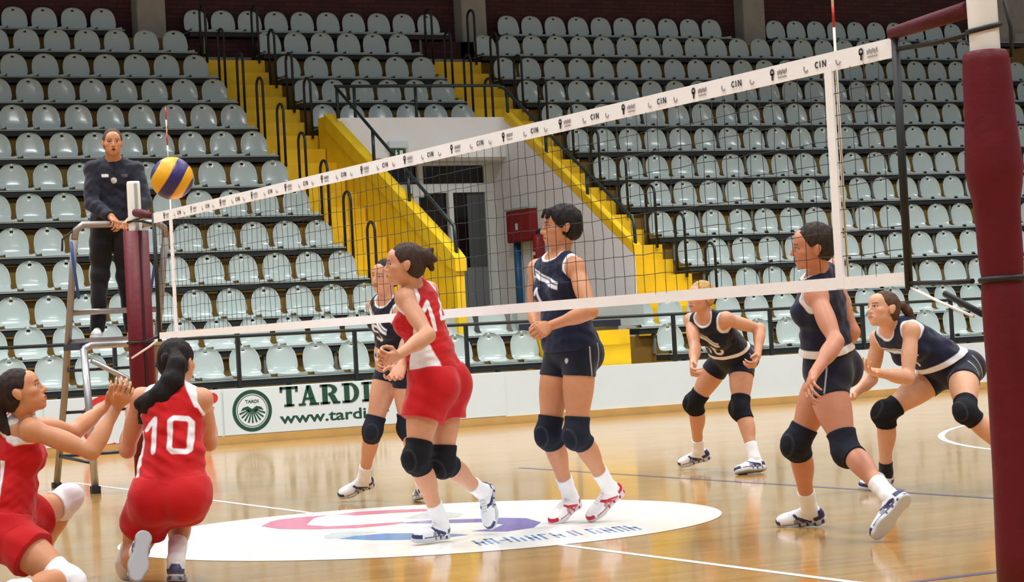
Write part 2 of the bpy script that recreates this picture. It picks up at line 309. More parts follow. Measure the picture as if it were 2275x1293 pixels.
# slab-serif capitals T A R D I, built from strokes
def slab(txt, x, z, h, w, parent, m):
    b = MB(); y0, y1 = 13.0805, 13.0845; t = .30*w; sf = .115*h
    def bar(x0, x1, z0, z1): b.box(x0, x1, y0, y1, z0, z1)
    for ch in txt:
        if ch == 'T': bar(x+.5*w-t/2, x+.5*w+t/2, z, z+h); bar(x, x+w, z+h-sf*1.1, z+h); bar(x, x+.14*w, z+h*.72, z+h); bar(x+.86*w, x+w, z+h*.72, z+h); bar(x+.22*w, x+.78*w, z, z+sf)
        if ch == 'A':
            b.prism([(x+.08*w, z), (x+.22*w, z), (x+.58*w, z+h), (x+.42*w, z+h)], 'y', y0, y1); b.prism([(x+.62*w, z), (x+.96*w, z), (x+.64*w, z+h), (x+.40*w, z+h)], 'y', y0, y1)
            bar(x+.24*w, x+.76*w, z+.28*h, z+.40*h); bar(x-.06*w, x+.34*w, z, z+sf); bar(x+.54*w, x+1.08*w, z, z+sf)
        if ch in 'RDI': bar(x+.12*w, x+.12*w+t, z, z+h); bar(x, x+.55*w, z, z+sf); bar(x, x+.6*w, z+h-sf, z+h)
        if ch in 'RD':
            lo = z+.44*h if ch == 'R' else z; cx = x+.45*w; rz = (z+h-lo)/2; cz = lo+rz; rx = .52*w
            o = [(cx+rx*math.sin(a), cz+rz*math.cos(a)) for a in [math.pi*i/14 for i in range(15)]]; i_ = [(cx+(rx-t*.95)*math.sin(a), cz+(rz-sf)*math.cos(a)) for a in [math.pi*i/14 for i in range(15)]]
            for j in range(14): b.prism([o[j], o[j+1], i_[j+1], i_[j]], 'y', y0, y1)
        if ch == 'R': b.prism([(x+.48*w, z+.46*h), (x+.80*w, z+.46*h), (x+1.06*w, z), (x+.72*w, z)], 'y', y0, y1); bar(x+.70*w, x+1.12*w, z, z+sf)
        x += {'T': 1.08, 'A': 1.16, 'R': 1.24, 'D': 1.12, 'I': .7}[ch]*w
    return b.build('lettering', m, parent)
slab('TARDI', 4.075, .405, .24, .232, TB, 'banner_green')
text_mesh('lettering', 'www.tardi.hr', (1.44, .135), 'banner_green', TB, wall_m(4.06, .20), bold=.022)
def disc(cx, cz, r0, r1, parent, name, m, y=13.0830, n=48, a0=0, a1=360):
    b = MB()
    P_ = lambda r, a: (cx+r*math.cos(R_(a)), cz+r*math.sin(R_(a)))
    if r0 <= 0: b.prism([P_(r1, a0+(a1-a0)*i/n) for i in range(n)], 'y', y, y+.002)
    else:
        for i in range(n):
            a, c = a0+(a1-a0)*i/n, a0+(a1-a0)*(i+1)/n; b.prism([P_(r0, a), P_(r0, c), P_(r1, c), P_(r1, a)], 'y', y, y+.002)
    return b.build(name, m, parent)
disc(3.715, .385, .205, .250, TB, 'emblem_ring', 'banner_green'); disc(3.715, .385, .185, .192, TB, 'emblem_ring', 'banner_green')
b = MB()
for i in range(9):                           # sheaf of rays and the roof above it
    a = R_(200+i*17.5); r0, r1 = .045, .172; dx, dz = math.cos(a), math.sin(a); w = .011
    b.prism([(3.715+dx*r0-dz*w*.6, .41+dz*r0+dx*w*.6), (3.715+dx*r0+dz*w*.6, .41+dz*r0-dx*w*.6), (3.715+dx*r1+dz*w, .41+dz*r1-dx*w), (3.715+dx*r1-dz*w, .41+dz*r1+dx*w)], 'y', 13.083, 13.085)
b.prism([(3.57, .385), (3.60, .425), (3.66, .44), (3.715, .405), (3.77, .44), (3.83, .425), (3.86, .385), (3.80, .40), (3.76, .37), (3.67, .37), (3.63, .40)], 'y', 13.083, 13.085)
b.build('emblem_sheaf', 'banner_green', TB)
text_mesh('lettering', 'TARDI', (.17, .04), 'banner_green', TB, wall_m(3.63, .475), bold=.03)
RB = tag(MB().box(1.2, 3.33, 13.085, 13.1, .11, .655).build('advertising_banner', 'board'), 'white advertising banner with red letters behind the kneeling players', 'banner')
disc(1.93, .36, .25, .315, RB, 'lettering', 'banner_red', n=40, a0=75, a1=290)
disc(3.23, .565, 0, .062, RB, 'lettering', 'banner_red')
b = MB(); b.prism([(3.05, .13), (3.17, .13), (3.24, .46), (3.07, .43)], 'y', 13.082, 13.0845); b.build('lettering', 'banner_red', RB)
b = MB(); b.prism([(2.1, .14), (2.45, .13), (2.40, .25), (2.2, .24)], 'y', 13.082, 13.0845); b.build('lettering', 'banner_red', RB)
# guard rail along the front
GR = tag(MB().tube([(-3, 13.18, 1.285), (26, 13.18, 1.285)], .022).build('guard_rail', 'dark_rail'), 'long dark guard rail along the front row of seats', 'railing')
for i in range(-2, 14):
    x = 2.09+1.518*i
    MB().box(x-.022, x+.022, 13.158, 13.202, .66, 1.285).build('rail_post', 'dark_rail', GR)
# benches: a dark beam and a pale plank that carry each row of seats
def bench(k, x0, x1, where):
    z, y = ZK[k], YK[k]
    o = tag(MB().box(x0, x1, y, y+.36, z-.085, z-.008).build('seat_rail', 'beam'), 'dark seat rail of the %s row, %s' % (ORD[k] if k else 'front', where), 'bench', 'seat rails of the stands')
    MB().box(x0, x1, y-.012, y+.36, z-.010, z+.006).build('plank', 'plank', o)
    n = int((x1-x0)/.475); zl = (TK[k-1] if k else .0)
    for i in range(n):
        x = x0+.25+i*.475
        if i % 2 == 0: MB().box(x-.018, x+.018, y+.03, y+.10, z-.36, z-.05).build('bracket', 'post_grey', o)
    return o
def seat_mesh():
    """one-piece shell: pan, rolled front lip, arched back with a grip slot"""
    prof = [(.0, .006), (.006, .016), (.03, .026), (.12, .020), (.24, .020), (.31, .030), (.355, .060), (.378, .12), (.392, .18), (.406, .25), (.415, .30), (.421, .338), (.427, .366), (.432, .388), (.436, .401)]
    us = [-1, -.93, -.8, -.6, -.38, -.17, 0, .17, .38, .6, .8, .93, 1]
    def hw(i):
        z = prof[i][1]
        if i < 7: return .196
        t = min(1, max(0, (z-.10)/(.402-.10))); return .203*math.sqrt(max(0, 1-t**3.4))+.002
    bm = bmesh.new(); L = []
    for s in (0, 1):
        g = []
        for i, (y, z) in enumerate(prof):
            a = prof[max(i-1, 0)]; c = prof[min(i+1, len(prof)-1)]; ty, tz = c[0]-a[0], c[1]-a[1]; n = math.hypot(ty, tz); ny, nz = tz/n, -ty/n
            row = []
            for u in us:
                w = hw(i); e = abs(u)**3
                cy = y-e*.030*(1 if i > 6 else 0)+s*ny*.010; cz = z+(e*.022 if 1 < i < 7 else 0)+s*nz*.010
                row.append(bm.verts.new((u*w, cy, cz)))
            g.append(row)
        L.append(g)
    hole = {(11, 5), (11, 6)}
    n, m = len(prof), len(us)
    for i in range(n-1):
        for j in range(m-1):
            if (i, j) in hole: continue
            for s, g in enumerate(L):
                q = (g[i][j], g[i][j+1], g[i+1][j+1], g[i+1][j])
                bm.faces.new(q if s == 0 else q[::-1]).smooth = True
    def wall(a, b): bm.faces.new((L[0][a[0]][a[1]], L[0][b[0]][b[1]], L[1][b[0]][b[1]], L[1][a[0]][a[1]])).smooth = True
    for i in range(n-1): wall((i+1, 0), (i, 0)); wall((i, m-1), (i+1, m-1))
    for j in range(m-1): wall((0, j), (0, j+1)); wall((n-1, j+1), (n-1, j))
    for a, b_ in (((11, 5), (11, 6)), ((11, 6), (11, 7)), ((11, 7), (12, 7)), ((12, 7), (12, 6)), ((12, 6), (12, 5)), ((12, 5), (11, 5))): wall(b_, a)
    bmesh.ops.recalc_face_normals(bm, faces=bm.faces[:])
    me = bpy.data.meshes.new('seat_shell'); bm.to_mesh(me); bm.free(); me.materials.append(M['seat']); return me
SEAT = seat_mesh()
BOLT = MB().box(-.07, .07, .05, .30, 0, .016).build('mounting', 'plank'); bolt_me = BOLT.data; bpy.data.objects.remove(BOLT)
SPOTS = []
for k in range(13):
    if k < 12:
        n = {0: 22, 1: 22}.get(k, 20)
        xl = le(k) if k < 11 else 5.77
        if k == 0: L0 = [3.40+.4813*i for i in range(-6, 10)]
        elif k == 1: L0 = [3.33+.4775*i for i in range(-6, 11)]
        else: L0 = [xl-.4735*i for i in range(0, 13)][::-1]
    else: L0 = [4.83-.472*i for i in range(0, 8)][::-1]
    SPOTS += [(k, x, 'left') for x in L0]
    if k in (8, 9, 10): SPOTS += [(k, 7.375+.4685*i, 'middle') for i in range(6)]
    if k == 11: SPOTS += [(k, 7.34+.46*i, 'middle') for i in range(6)]
    if k == 12: SPOTS += [(k, 6.37+.459*i, 'middle') for i in range(10)]
    if k == 0: R0 = [9.94+.4765*i for i in range(13)]
    elif k == 1: R0 = [9.90+.474*i for i in range(15)]
    elif k == 12: R0 = [12.02+.4575*i for i in range(10)]+[17.52+.451*i for i in range(10)]
    elif k == 11: R0 = [11.2+.459*i for i in range(24)]
    else: R0 = [ri(k)+.4665*i for i in range(25)]
    SPOTS += [(k, x, 'right') for x in R0]
def to_px(P):
    d = np.array(P)-CAM; z = d@np.array(CF); return 1137.5+4979.36*(d@np.array(CR))/z, 646.5-4979.36*(d@np.array(CU))/z, z
for k in range(13):
    y = YK[k]
    for blk in ('left', 'middle', 'right'):
        xs = [x for kk, x, b_ in SPOTS if kk == k and b_ == blk]
        if not xs: continue
        if k == 12 and blk == 'right': bench(k, 11.75, 16.42, 'between the two right columns'); bench(k, 17.27, 23, 'right of the last visible column'); continue
        x1 = max(xs)+.235; x0 = min(xs)-.235
        bench(k, x0, x1, {'left': 'left block', 'middle': 'above the tunnel', 'right': 'right block'}[blk])
vis = []
for k, x, blk in SPOTS:
    px, py, z = to_px((x, YK[k]+.36, ZK[k]+.2))
    if -250 < px < 2560: vis.append((z, k, x, blk, px))
seen = lambda px: -40 < px < 2180 or 2245 < px < 2285
vis.sort(key=lambda v: (not seen(v[4]), v[0]))          # those in the picture first, the nearest before the farther
near, rest = vis[:300], vis[300:]
cnt = {}
byrow = {}
for z, k, x, blk, px in near: byrow.setdefault((k, blk), []).append(x)
for v in byrow.values(): v.sort()
for z, k, x, blk, px in near:
    row = byrow[(k, blk)]; i = row.index(x)
    if blk == 'left': i = len(row)-1-i
    nth = 'first' if i == 0 else ORD[i] if i else 'first'
    rw = ORD[k] if k else 'front'
    L_ = {'left': 'pale grey shell seat, %s row up, %s from the aisle end, left block', 'middle': 'pale grey shell seat above the tunnel, %s row up, %s from the left aisle', 'right': 'pale grey shell seat, %s row up, %s from the aisle end, right block'}[blk]
    if k < 2 and blk == 'left': L_ = 'pale grey shell seat, %s row, %s left of the tunnel steps'
    if k < 2 and blk == 'right': L_ = 'pale grey shell seat, %s row, %s right of the tunnel steps'
    o = bpy.data.objects.new('stadium_seat', SEAT); COL.objects.link(o); o.location = (x, YK[k], ZK[k]+.007)
    tag(o, L_ % (rw, nth), 'seat', 'shell seats in the stands')
    q = bpy.data.objects.new('mounting', bolt_me); COL.objects.link(q); q.parent = o
if rest:
    bm = bmesh.new()
    for z, k, x, blk, px in rest:
        n0 = len(bm.verts); bm.from_mesh(SEAT); bm.verts.ensure_lookup_table()
        bmesh.ops.translate(bm, verts=bm.verts[n0:], vec=(x, YK[k], ZK[k]+.007))
    me = bpy.data.meshes.new('far_seats'); bm.to_mesh(me); bm.free(); me.materials.append(M['seat']); o = bpy.data.objects.new('far_seats', me); COL.objects.link(o)
    tag(o, 'pale grey shell seats of the topmost and farthest rows of the stands', 'seats'); o['kind'] = 'stuff'
print('SEATS', len(near), len(rest))
# stair hoops
def hoop(x, y, z, label, h=.88, l=.26, r=.021):
    pts = [(x, y-l/2, z-.05), (x, y-l/2, z+h-.13)]+[(x, y-l/2*math.cos(a), z+h-.13+.13*math.sin(a)) for a in [math.pi*i/8 for i in range(1, 8)]]+[(x, y+l/2, z+h-.13), (x, y+l/2, z-.05)]
    return tag(MB().tube(pts, r, 8).build('hand_rail', 'dark_rail'), label, 'handrail', 'hoop handrails on the aisle stairs')
for k in range(3, 12):
    if k > 2: hoop(le(k)+.34, YK[k]+.12+.0, TK[k], 'narrow dark hoop rail, left edge of left stairs, %s row' % ORD[k])
for k in range(8, 12): hoop(7.02, YK[k]+.12, TK[k], 'narrow dark hoop rail, right edge of left stairs, %s row' % ORD[k])
for k in range(8, 12): hoop(10.06, YK[k]+.12, TK[k], 'narrow dark hoop rail, left edge of right stairs, %s row' % ORD[k])
for k in range(2, 12): hoop(ri(k)-.30, YK[k]+.12, TK[k], 'narrow dark hoop rail, right edge of right stairs, %s row' % ORD[k])
# tunnel rails
RL = tag(MB().tube([(7.16, 14.42, 2.18), (7.16, 14.45, 2.6), (7.16, 18.3, 4.93), (8.4, 18.3, 4.94), (9.86, 18.3, 4.95), (9.95, 18.22, 4.87), (9.99, 18.05, 4.70), (9.99, 14.75, 2.72), (9.99, 14.62, 2.62), (9.99, 14.6, 2.2)], .026).build('tunnel_railing', 'green_rail'), 'dark green pipe railing round the tunnel opening', 'railing')
for x, y, z0, z1 in ((7.16, 18.25, 4.45, 4.92), (7.16, 17.0, 3.62, 4.14), (7.16, 15.85, 2.98, 3.45), (8.5, 18.4, 4.40, 4.94), (7.5, 18.4, 4.4, 4.93), (9.99, 18.3, 4.40, 4.9), (9.99, 17.1, 3.68, 4.13), (9.99, 15.9, 2.95, 3.4)):
    MB().tube([(x, y, z0), (x, y, z1)], .026, 8).build('rail_post', 'green_rail', RL)
# fire cabinet, extinguisher box, pipe, exit sign, fascia lights
FC = tag(MB().box(9.80, 9.95, 17.42, 18.18, 2.52, 3.0, .012).build('fire_cabinet', 'fire_red'), 'dark red fire hose cabinet on the pale tunnel wall', 'cabinet')
MB().box(9.79, 9.80, 17.80, 17.86, 2.70, 2.80).build('label_plate', 'board', FC)
lbl(MB().box(9.79, 9.955, 17.40, 18.2, 3.0, 3.03).build('lid', 'plank', FC), 'pale top edge')
FX = empty('fire_extinguisher', (9.87, 17.28, 2.17), 'red fire extinguisher beside the hose cabinet', 'fire extinguisher')
MB().lathe(0, 0, [(.03, 0), (.085, .01), (.09, .05), (.09, .36), (.06, .42), (.03, .44)], 20).build('cylinder', 'fire_red', FX)
MB().lathe(0, 0, [(.03, .44), (.03, .49), (.02, .5)], 12).box(-.02, .02, -.1, .02, .48, .51).build('valve', 'black', FX); MB().box(-.092, -.085, -.04, .04, .12, .17).build('label_plate', 'antenna_white', FX)
tag(MB().tube([(9.90, 18.05, 1.2), (9.90, 18.05, 2.515)], .055, 12).build('drain_pipe', 'blue_pipe'), 'blue vertical pipe under the red fire cabinet', 'pipe')
EX = empty('exit_sign', (8.12, 18.31, 3.86), 'green emergency exit sign hanging under the white fascia', 'exit sign')
MB().box(-.12, .12, -.02, .03, -.02, .13).build('sign_face', 'exit_green', EX)
b = MB(); b.box(-.05, -.03, -.023, -.02, .02, .10); b.box(.02, .07, -.023, -.02, .0, .11); b.prism([(-.055, .045), (-.02, .085), (-.01, .07), (-.04, .03)], 'y', -.024, -.02); b.sphere((-.035, -.022, .11), .011, (1, .2, 1), 10); b.build('pictogram', 'line_white', EX)
MB().box(-.16, .16, -.05, .03, .14, .25, .01).build('light_housing', 'board', EX)
tag(MB().box(8.80, 9.10, 18.24, 18.35, 3.92, 4.05, .01).build('emergency_light', 'board'), 'flat white emergency light box on the fascia', 'light')
# ---------------------------------------------------------------- people: distance fields turned into meshes
V3 = lambda *a: np.array(a, dtype=np.float64)
def unit(v):
    v = np.asarray(v, float); return v/max(np.linalg.norm(v), 1e-9)
def smin(a, b, k):
    if k <= 0: return np.minimum(a, b)
    h = np.maximum(k-np.abs(a-b), 0)/k
    return np.minimum(a, b)-h*h*k*.25
def smax(a, b, k): return -smin(-a, -b, k)
class RC:                                   # tapered capsule
    def __init__(s, a, b, ra, rb, k=.02): s.a, s.b, s.ra, s.rb, s.k = np.asarray(a, float), np.asarray(b, float), ra, rb, k
    def box(s): r = max(s.ra, s.rb); return np.minimum(s.a, s.b)-r, np.maximum(s.a, s.b)+r
    def d(s, X, Y, Z):
        ba = s.b-s.a; L = ba@ba+1e-12
        px, py, pz = X-s.a[0], Y-s.a[1], Z-s.a[2]
        t = np.clip((px*ba[0]+py*ba[1]+pz*ba[2])/L, 0, 1)
        return np.sqrt((px-t*ba[0])**2+(py-t*ba[1])**2+(pz-t*ba[2])**2)-(s.ra+(s.rb-s.ra)*t)
class EL:                                   # oriented ellipsoid; frame rows are its axes
    def __init__(s, c, r, F=None, k=.03): s.c, s.r, s.F, s.k = np.asarray(c, float), np.asarray(r, float), (np.eye(3) if F is None else np.asarray(F, float)), k
    def box(s): m = np.sqrt(((s.F*s.r[:, None])**2).sum(0)); return s.c-m, s.c+m
    def d(s, X, Y, Z):
        px, py, pz = X-s.c[0], Y-s.c[1], Z-s.c[2]
        k0 = 0; k1 = 0
        for i in range(3):
            q = (px*s.F[i, 0]+py*s.F[i, 1]+pz*s.F[i, 2])/s.r[i]
            k0 = k0+q*q; k1 = k1+(q/s.r[i])**2
        k0 = np.sqrt(k0); k1 = np.sqrt(k1)+1e-9
        return k0*(k0-1)/k1
class Grid:
    def __init__(s, lo, hi, h):
        s.h = h; s.o = np.floor(np.asarray(lo)/h)*h
        s.n = np.ceil((np.asarray(hi)-s.o)/h).astype(int)+1
    def axes(s, w):
        ax = [s.o[i]+np.arange(w[i][0], w[i][1])*s.h for i in range(3)]
        return ax[0][:, None, None], ax[1][None, :, None], ax[2][None, None, :]
    def win(s, lo, hi, pad):
        return [(int(max(0, np.floor((lo[i]-pad-s.o[i])/s.h))), int(min(s.n[i], np.ceil((hi[i]+pad-s.o[i])/s.h)+1))) for i in range(3)]
BIG = .25
def field(prims, h, pad=.03, blend=None):   # smooth union on its own tight grid
    lo = np.min([p.box()[0] for p in prims], 0)-pad; hi = np.max([p.box()[1] for p in prims], 0)+pad
    g = Grid(lo, hi, h); Fd = np.full(tuple(g.n), BIG, np.float32)
    for p in prims:
        b0, b1 = p.box(); w = g.win(b0, b1, p.k+pad)
        sl = tuple(slice(a, b) for a, b in w)
        if Fd[sl].size == 0: continue
        Fd[sl] = smin(Fd[sl], p.d(*g.axes(w)).astype(np.float32), p.k)
    return g, Fd
def paste(gd, F, gs, Fs, k):                # smooth union of one field into another (same spacing and lattice)
    off = np.round((gs.o-gd.o)/gd.h).astype(int)
    a = np.maximum(off, 0); b = np.minimum(off+gs.n, gd.n)
    if np.any(b <= a): return
    sl = tuple(slice(a[i], b[i]) for i in range(3)); ss = tuple(slice(a[i]-off[i], b[i]-off[i]) for i in range(3))
    F[sl] = smin(F[sl], Fs[ss], k)
def nets(g, F, relax=2):                    # surface nets
    ins = F < 0
    ins[0] = ins[-1] = False; ins[:, 0] = ins[:, -1] = False; ins[:, :, 0] = ins[:, :, -1] = False
    F = np.where(ins, np.minimum(F, -1e-6), np.maximum(F, 1e-6))
    n = F.shape
    cnt = np.zeros((n[0]-1, n[1]-1, n[2]-1), np.uint8)
    for i in (0, 1):
        for j in (0, 1):
            for k in (0, 1): cnt += ins[i:n[0]-1+i, j:n[1]-1+j, k:n[2]-1+k]
    cells = np.argwhere((cnt > 0) & (cnt < 8))
    idx = -np.ones(cnt.shape, np.int32); idx[tuple(cells.T)] = np.arange(len(cells))
    acc = np.zeros((len(cells), 3)); num = np.zeros(len(cells))
    cor = [(i, j, k) for i in (0, 1) for j in (0, 1) for k in (0, 1)]
    val = {c: F[cells[:, 0]+c[0], cells[:, 1]+c[1], cells[:, 2]+c[2]] for c in cor}
    for c in cor:
        for ax in range(3):
            if c[ax]: continue
            e = list(c); e[ax] = 1; e = tuple(e)
            a, b = val[c], val[e]; m = (a < 0) != (b < 0)
            t = a/(a-b+1e-20)
            p = np.tile(np.array(c, float), (len(cells), 1)); p[:, ax] = t
            acc[m] += p[m]; num[m] += 1
    vert = g.o+(cells+acc/np.maximum(num, 1)[:, None])*g.h
    quads = []
    for ax in range(3):
        b, c = (ax+1) % 3, (ax+2) % 3
        s0 = [slice(1, -1)]*3; s1 = [slice(1, -1)]*3; s0[ax] = slice(0, -1); s1[ax] = slice(1, None)
        A = ins[tuple(s0)]; B = ins[tuple(s1)]
        for flip, m in ((False, A & ~B), (True, ~A & B)):
            q = np.argwhere(m)
            if not len(q): continue
            for d in (b, c): q[:, d] += 1
            def at(db, dc):
                r = q.copy(); r[:, b] -= db; r[:, c] -= dc; return idx[r[:, 0], r[:, 1], r[:, 2]]
            f = np.stack([at(1, 1), at(0, 1), at(0, 0), at(1, 0)], 1)
            quads.append(f[:, ::-1] if flip else f)
    quads = np.concatenate(quads) if quads else np.zeros((0, 4), int)
    for _ in range(relax):
        s = np.zeros_like(vert); m = np.zeros(len(vert))
        for i in range(4):
            a, bq = quads[:, i], quads[:, (i+1) % 4]
            for d in range(3):
                s[:, d] += np.bincount(a, vert[bq, d], len(vert))+np.bincount(bq, vert[a, d], len(vert))
            m += np.bincount(a, minlength=len(vert))+np.bincount(bq, minlength=len(vert))
        vert = .5*vert+.5*s/np.maximum(m, 1)[:, None]
    return vert, quads
def mesh_obj(name, vert, quads, mat, parent=None, col=None):
    me = bpy.data.meshes.new(name); me.vertices.add(len(vert)); me.loops.add(len(quads)*4); me.polygons.add(len(quads))
    off = np.zeros(3)
    q = parent
    while q is not None and q.get('_base') is None: q = q.parent
    if q is not None: off = np.array(q['_base'])
    me.vertices.foreach_set('co', (vert-off).astype(np.float32).ravel())
    me.loops.foreach_set('vertex_index', quads.astype(np.int32).ravel())
    me.polygons.foreach_set('loop_start', np.arange(0, len(quads)*4, 4, dtype=np.int32))
    me.polygons.foreach_set('use_smooth', np.ones(len(quads), bool))
    me.update(calc_edges=True)
    if col is not None:
        at = me.color_attributes.new('Col', 'FLOAT_COLOR', 'POINT')
        c = np.ones((len(vert), 4), np.float32); c[:, :3] = col; at.data.foreach_set('color', c.ravel())
    me.materials.append(mat)
    o = bpy.data.objects.new(name, me); COL.objects.link(o)
    if parent is not None: o.parent = parent
    return o
def lin(r, g, b):                           # sRGB 0-255 to linear
    f = lambda v: (v/255/12.92) if v <= 10 else ((v/255+.055)/1.055)**2.4
    return np.array([f(r), f(g), f(b)])
def wob(X, Y, Z, s, seed):                  # cheap smooth noise
    rs = np.random.RandomState(seed); o = 0
    for i in range(5):
        v = rs.normal(size=3); v = v/np.linalg.norm(v)*s*rs.uniform(.6, 1.5); o = o+np.sin(X*v[0]+Y*v[1]+Z*v[2]+rs.uniform(0, 6.3))
    return o/3.0
# stroke digits for shirt numbers: polylines in a 1 x 1.6 box
DIG = {'1': [[(.1, 1.15), (.55, 1.6), (.55, 0)]], '0': [[(.05, .15), (.05, 1.45), (.2, 1.6), (.8, 1.6), (.95, 1.45), (.95, .15), (.8, 0), (.2, 0), (.05, .15)]],
       '4': [[(.75, 0), (.75, 1.6), (.0, .5), (1.0, .5)]], '5': [[(.95, 1.6), (.05, 1.6), (.05, .9), (.8, .9), (.95, .75), (.95, .15), (.8, 0), (.05, 0)]]}
def num_d(text, u, v, h, gap=.3):           # distance to the strokes of a number centred on u = v = 0
    s = h/1.6; W = len(text)+gap*(len(text)-1); d = np.full(u.shape, 9.)
    for i, ch in enumerate(text):
        x0 = -W/2+i*(1+gap)
        for pl in DIG[ch]:
            for (ax, ay), (bx, by) in zip(pl[:-1], pl[1:]):
                a = np.array([(ax+x0)*s, (ay-.8)*s]); b = np.array([(bx+x0)*s, (by-.8)*s]); ba = b-a
                t = np.clip(((u-a[0])*ba[0]+(v-a[1])*ba[1])/(ba@ba), 0, 1)
                d = np.minimum(d, np.hypot(u-a[0]-t*ba[0], v-a[1]-t*ba[1]))
    return d
def hand_prims(W, Hc, pn, left, k, curl=.5, thumb=.5, spread=.12):
    dr = unit(np.asarray(Hc)-W); pn = unit(pn-dr*(pn@dr)); th = np.cross(pn, dr)*(1 if left else -1)
    th = unit(th); out = []
    kn0 = W+dr*.098*k
    lens = [(.044, .027, .021), (.048, .030, .022), (.045, .028, .021), (.035, .021, .019)]
    for i in range(4):
        off = th*(.030-.0205*i)*k
        base = W+dr*.022*k+off*.55
        kn = kn0+off-dr*(.000, -.003, .003, .012)[i]*k
        out.append(RC(base, kn, .0155*k, .0135*k, .014))
    out.append(EL(W+dr*.055*k+pn*.004, (.034*k, .042*k, .0165*k), np.array([th, dr, pn]), .015))
    for i in range(4):
        off = th*(.030-.0205*i)*k
        p = kn0+off-dr*(.000, -.003, .003, .012)[i]*k
        a = np.radians(12+curl*58+i*3*curl); sp = (1.5-i)*spread
        d0 = unit(dr+th*sp)
        r = (.0092, .0096, .009, .0078)[i]*k
        for j, L in enumerate(lens[i]):
            d1 = unit(d0*np.cos(a)+pn*np.sin(a)); q = p+d1*L*k
            out.append(RC(p, q, r*(1, .93, .86)[j], r*(.93, .86, .72)[j], .003)); p = q
            a += np.radians((10+curl*82) if j == 0 else (6+curl*50))
    b = W+dr*.026*k+th*.022*k
    t1 = unit(th*(.95-.35*thumb)+dr*.6+pn*(.15+.5*thumb)); q1 = b+t1*.042*k
    t2 = unit(th*(.45-.5*thumb)+dr*.85+pn*(.15+.45*thumb)); q2 = q1+t2*.032*k
    t3 = unit(th*(.25-.6*thumb)+dr*.95+pn*(.1+.4*thumb)); q3 = q2+t3*.025*k
    out += [RC(b, q1, .0165*k, .0122*k, .012), RC(q1, q2, .0118*k, .0105*k, .004), RC(q2, q3, .0104*k, .0078*k, .003)]
    return out
def head_frame(hf, up, pitch=0., roll=0.):
    f = unit(hf); u = unit(up-f*(up@f)); l = np.cross(u, f)
    f, u = f*np.cos(pitch)+u*np.sin(pitch), u*np.cos(pitch)-f*np.sin(pitch)
    l, u = l*np.cos(roll)+u*np.sin(roll), u*np.cos(roll)-l*np.sin(roll)
    return np.array([l, f, u])              # rows: left, forward, up
def head_prims(c, F, k, male=False):
    w = lambda x, y, z: c+(F[0]*x+F[1]*y+F[2]*z)*k
    E = lambda p, r, kk: EL(w(*p), np.array(r)*k, F, kk)
    jw = 1.08 if male else 1.0
    P = [E((0, -.016, .030), (.0735, .093, .084), .02), E((0, .030, -.022), (.062*jw, .062, .078), .03),
         E((0, .028, -.062), (.052*jw, .052, .045), .025), E((0, .066, -.097), (.022*jw, .019, .016), .022),
         E((0, .062, .040), (.054, .034, .042), .03), E((0, .079, .021), (.046, .013, .009), .012),
         E((.043, .055, -.020), (.022, .024, .018), .018), E((-.043, .055, -.020), (.022, .024, .018), .018),
         E((0, .080, -.066), (.030, .014, .022), .015),
         RC(w(0, .086, .012), w(0, .107, -.030), .0085*k, .0115*k, .010), E((0, .103, -.033), (.0125, .012, .010), .006),
         E((.0125, .093, -.036), (.008, .010, .008), .006), E((-.0125, .093, -.036), (.008, .010, .008), .006),
         E((0, .093, -.060), (.023, .009, .0055), .005), E((0, .091, -.0705), (.019, .0095, .007), .005)]
    for s in (1, -1):
        P += [E((s*.031, .0745, .001), (.0145, .0145, .0125), .003),
              E((s*.076, -.012, -.006), (.008, .019, .031), .006), E((s*.081, -.020, .004), (.006, .016, .022), .006)]
    return P
def foot_frame(A, T, K, k):
    t = unit(np.asarray(T)-A); s = unit(K-np.asarray(A)); s = s-t*(s@t)
    if np.linalg.norm(s) < .15: s = V3(0, 0, 1)-t*t[2]
    s = unit(s); a = np.radians(21)
    fx = t*np.cos(a)+s*np.sin(a); fz = s*np.cos(a)-t*np.sin(a); fy = np.cross(fz, fx)
    o = np.asarray(A)-fx*.068*k-fz*.095*k
    return o, np.array([fx, fy, fz])
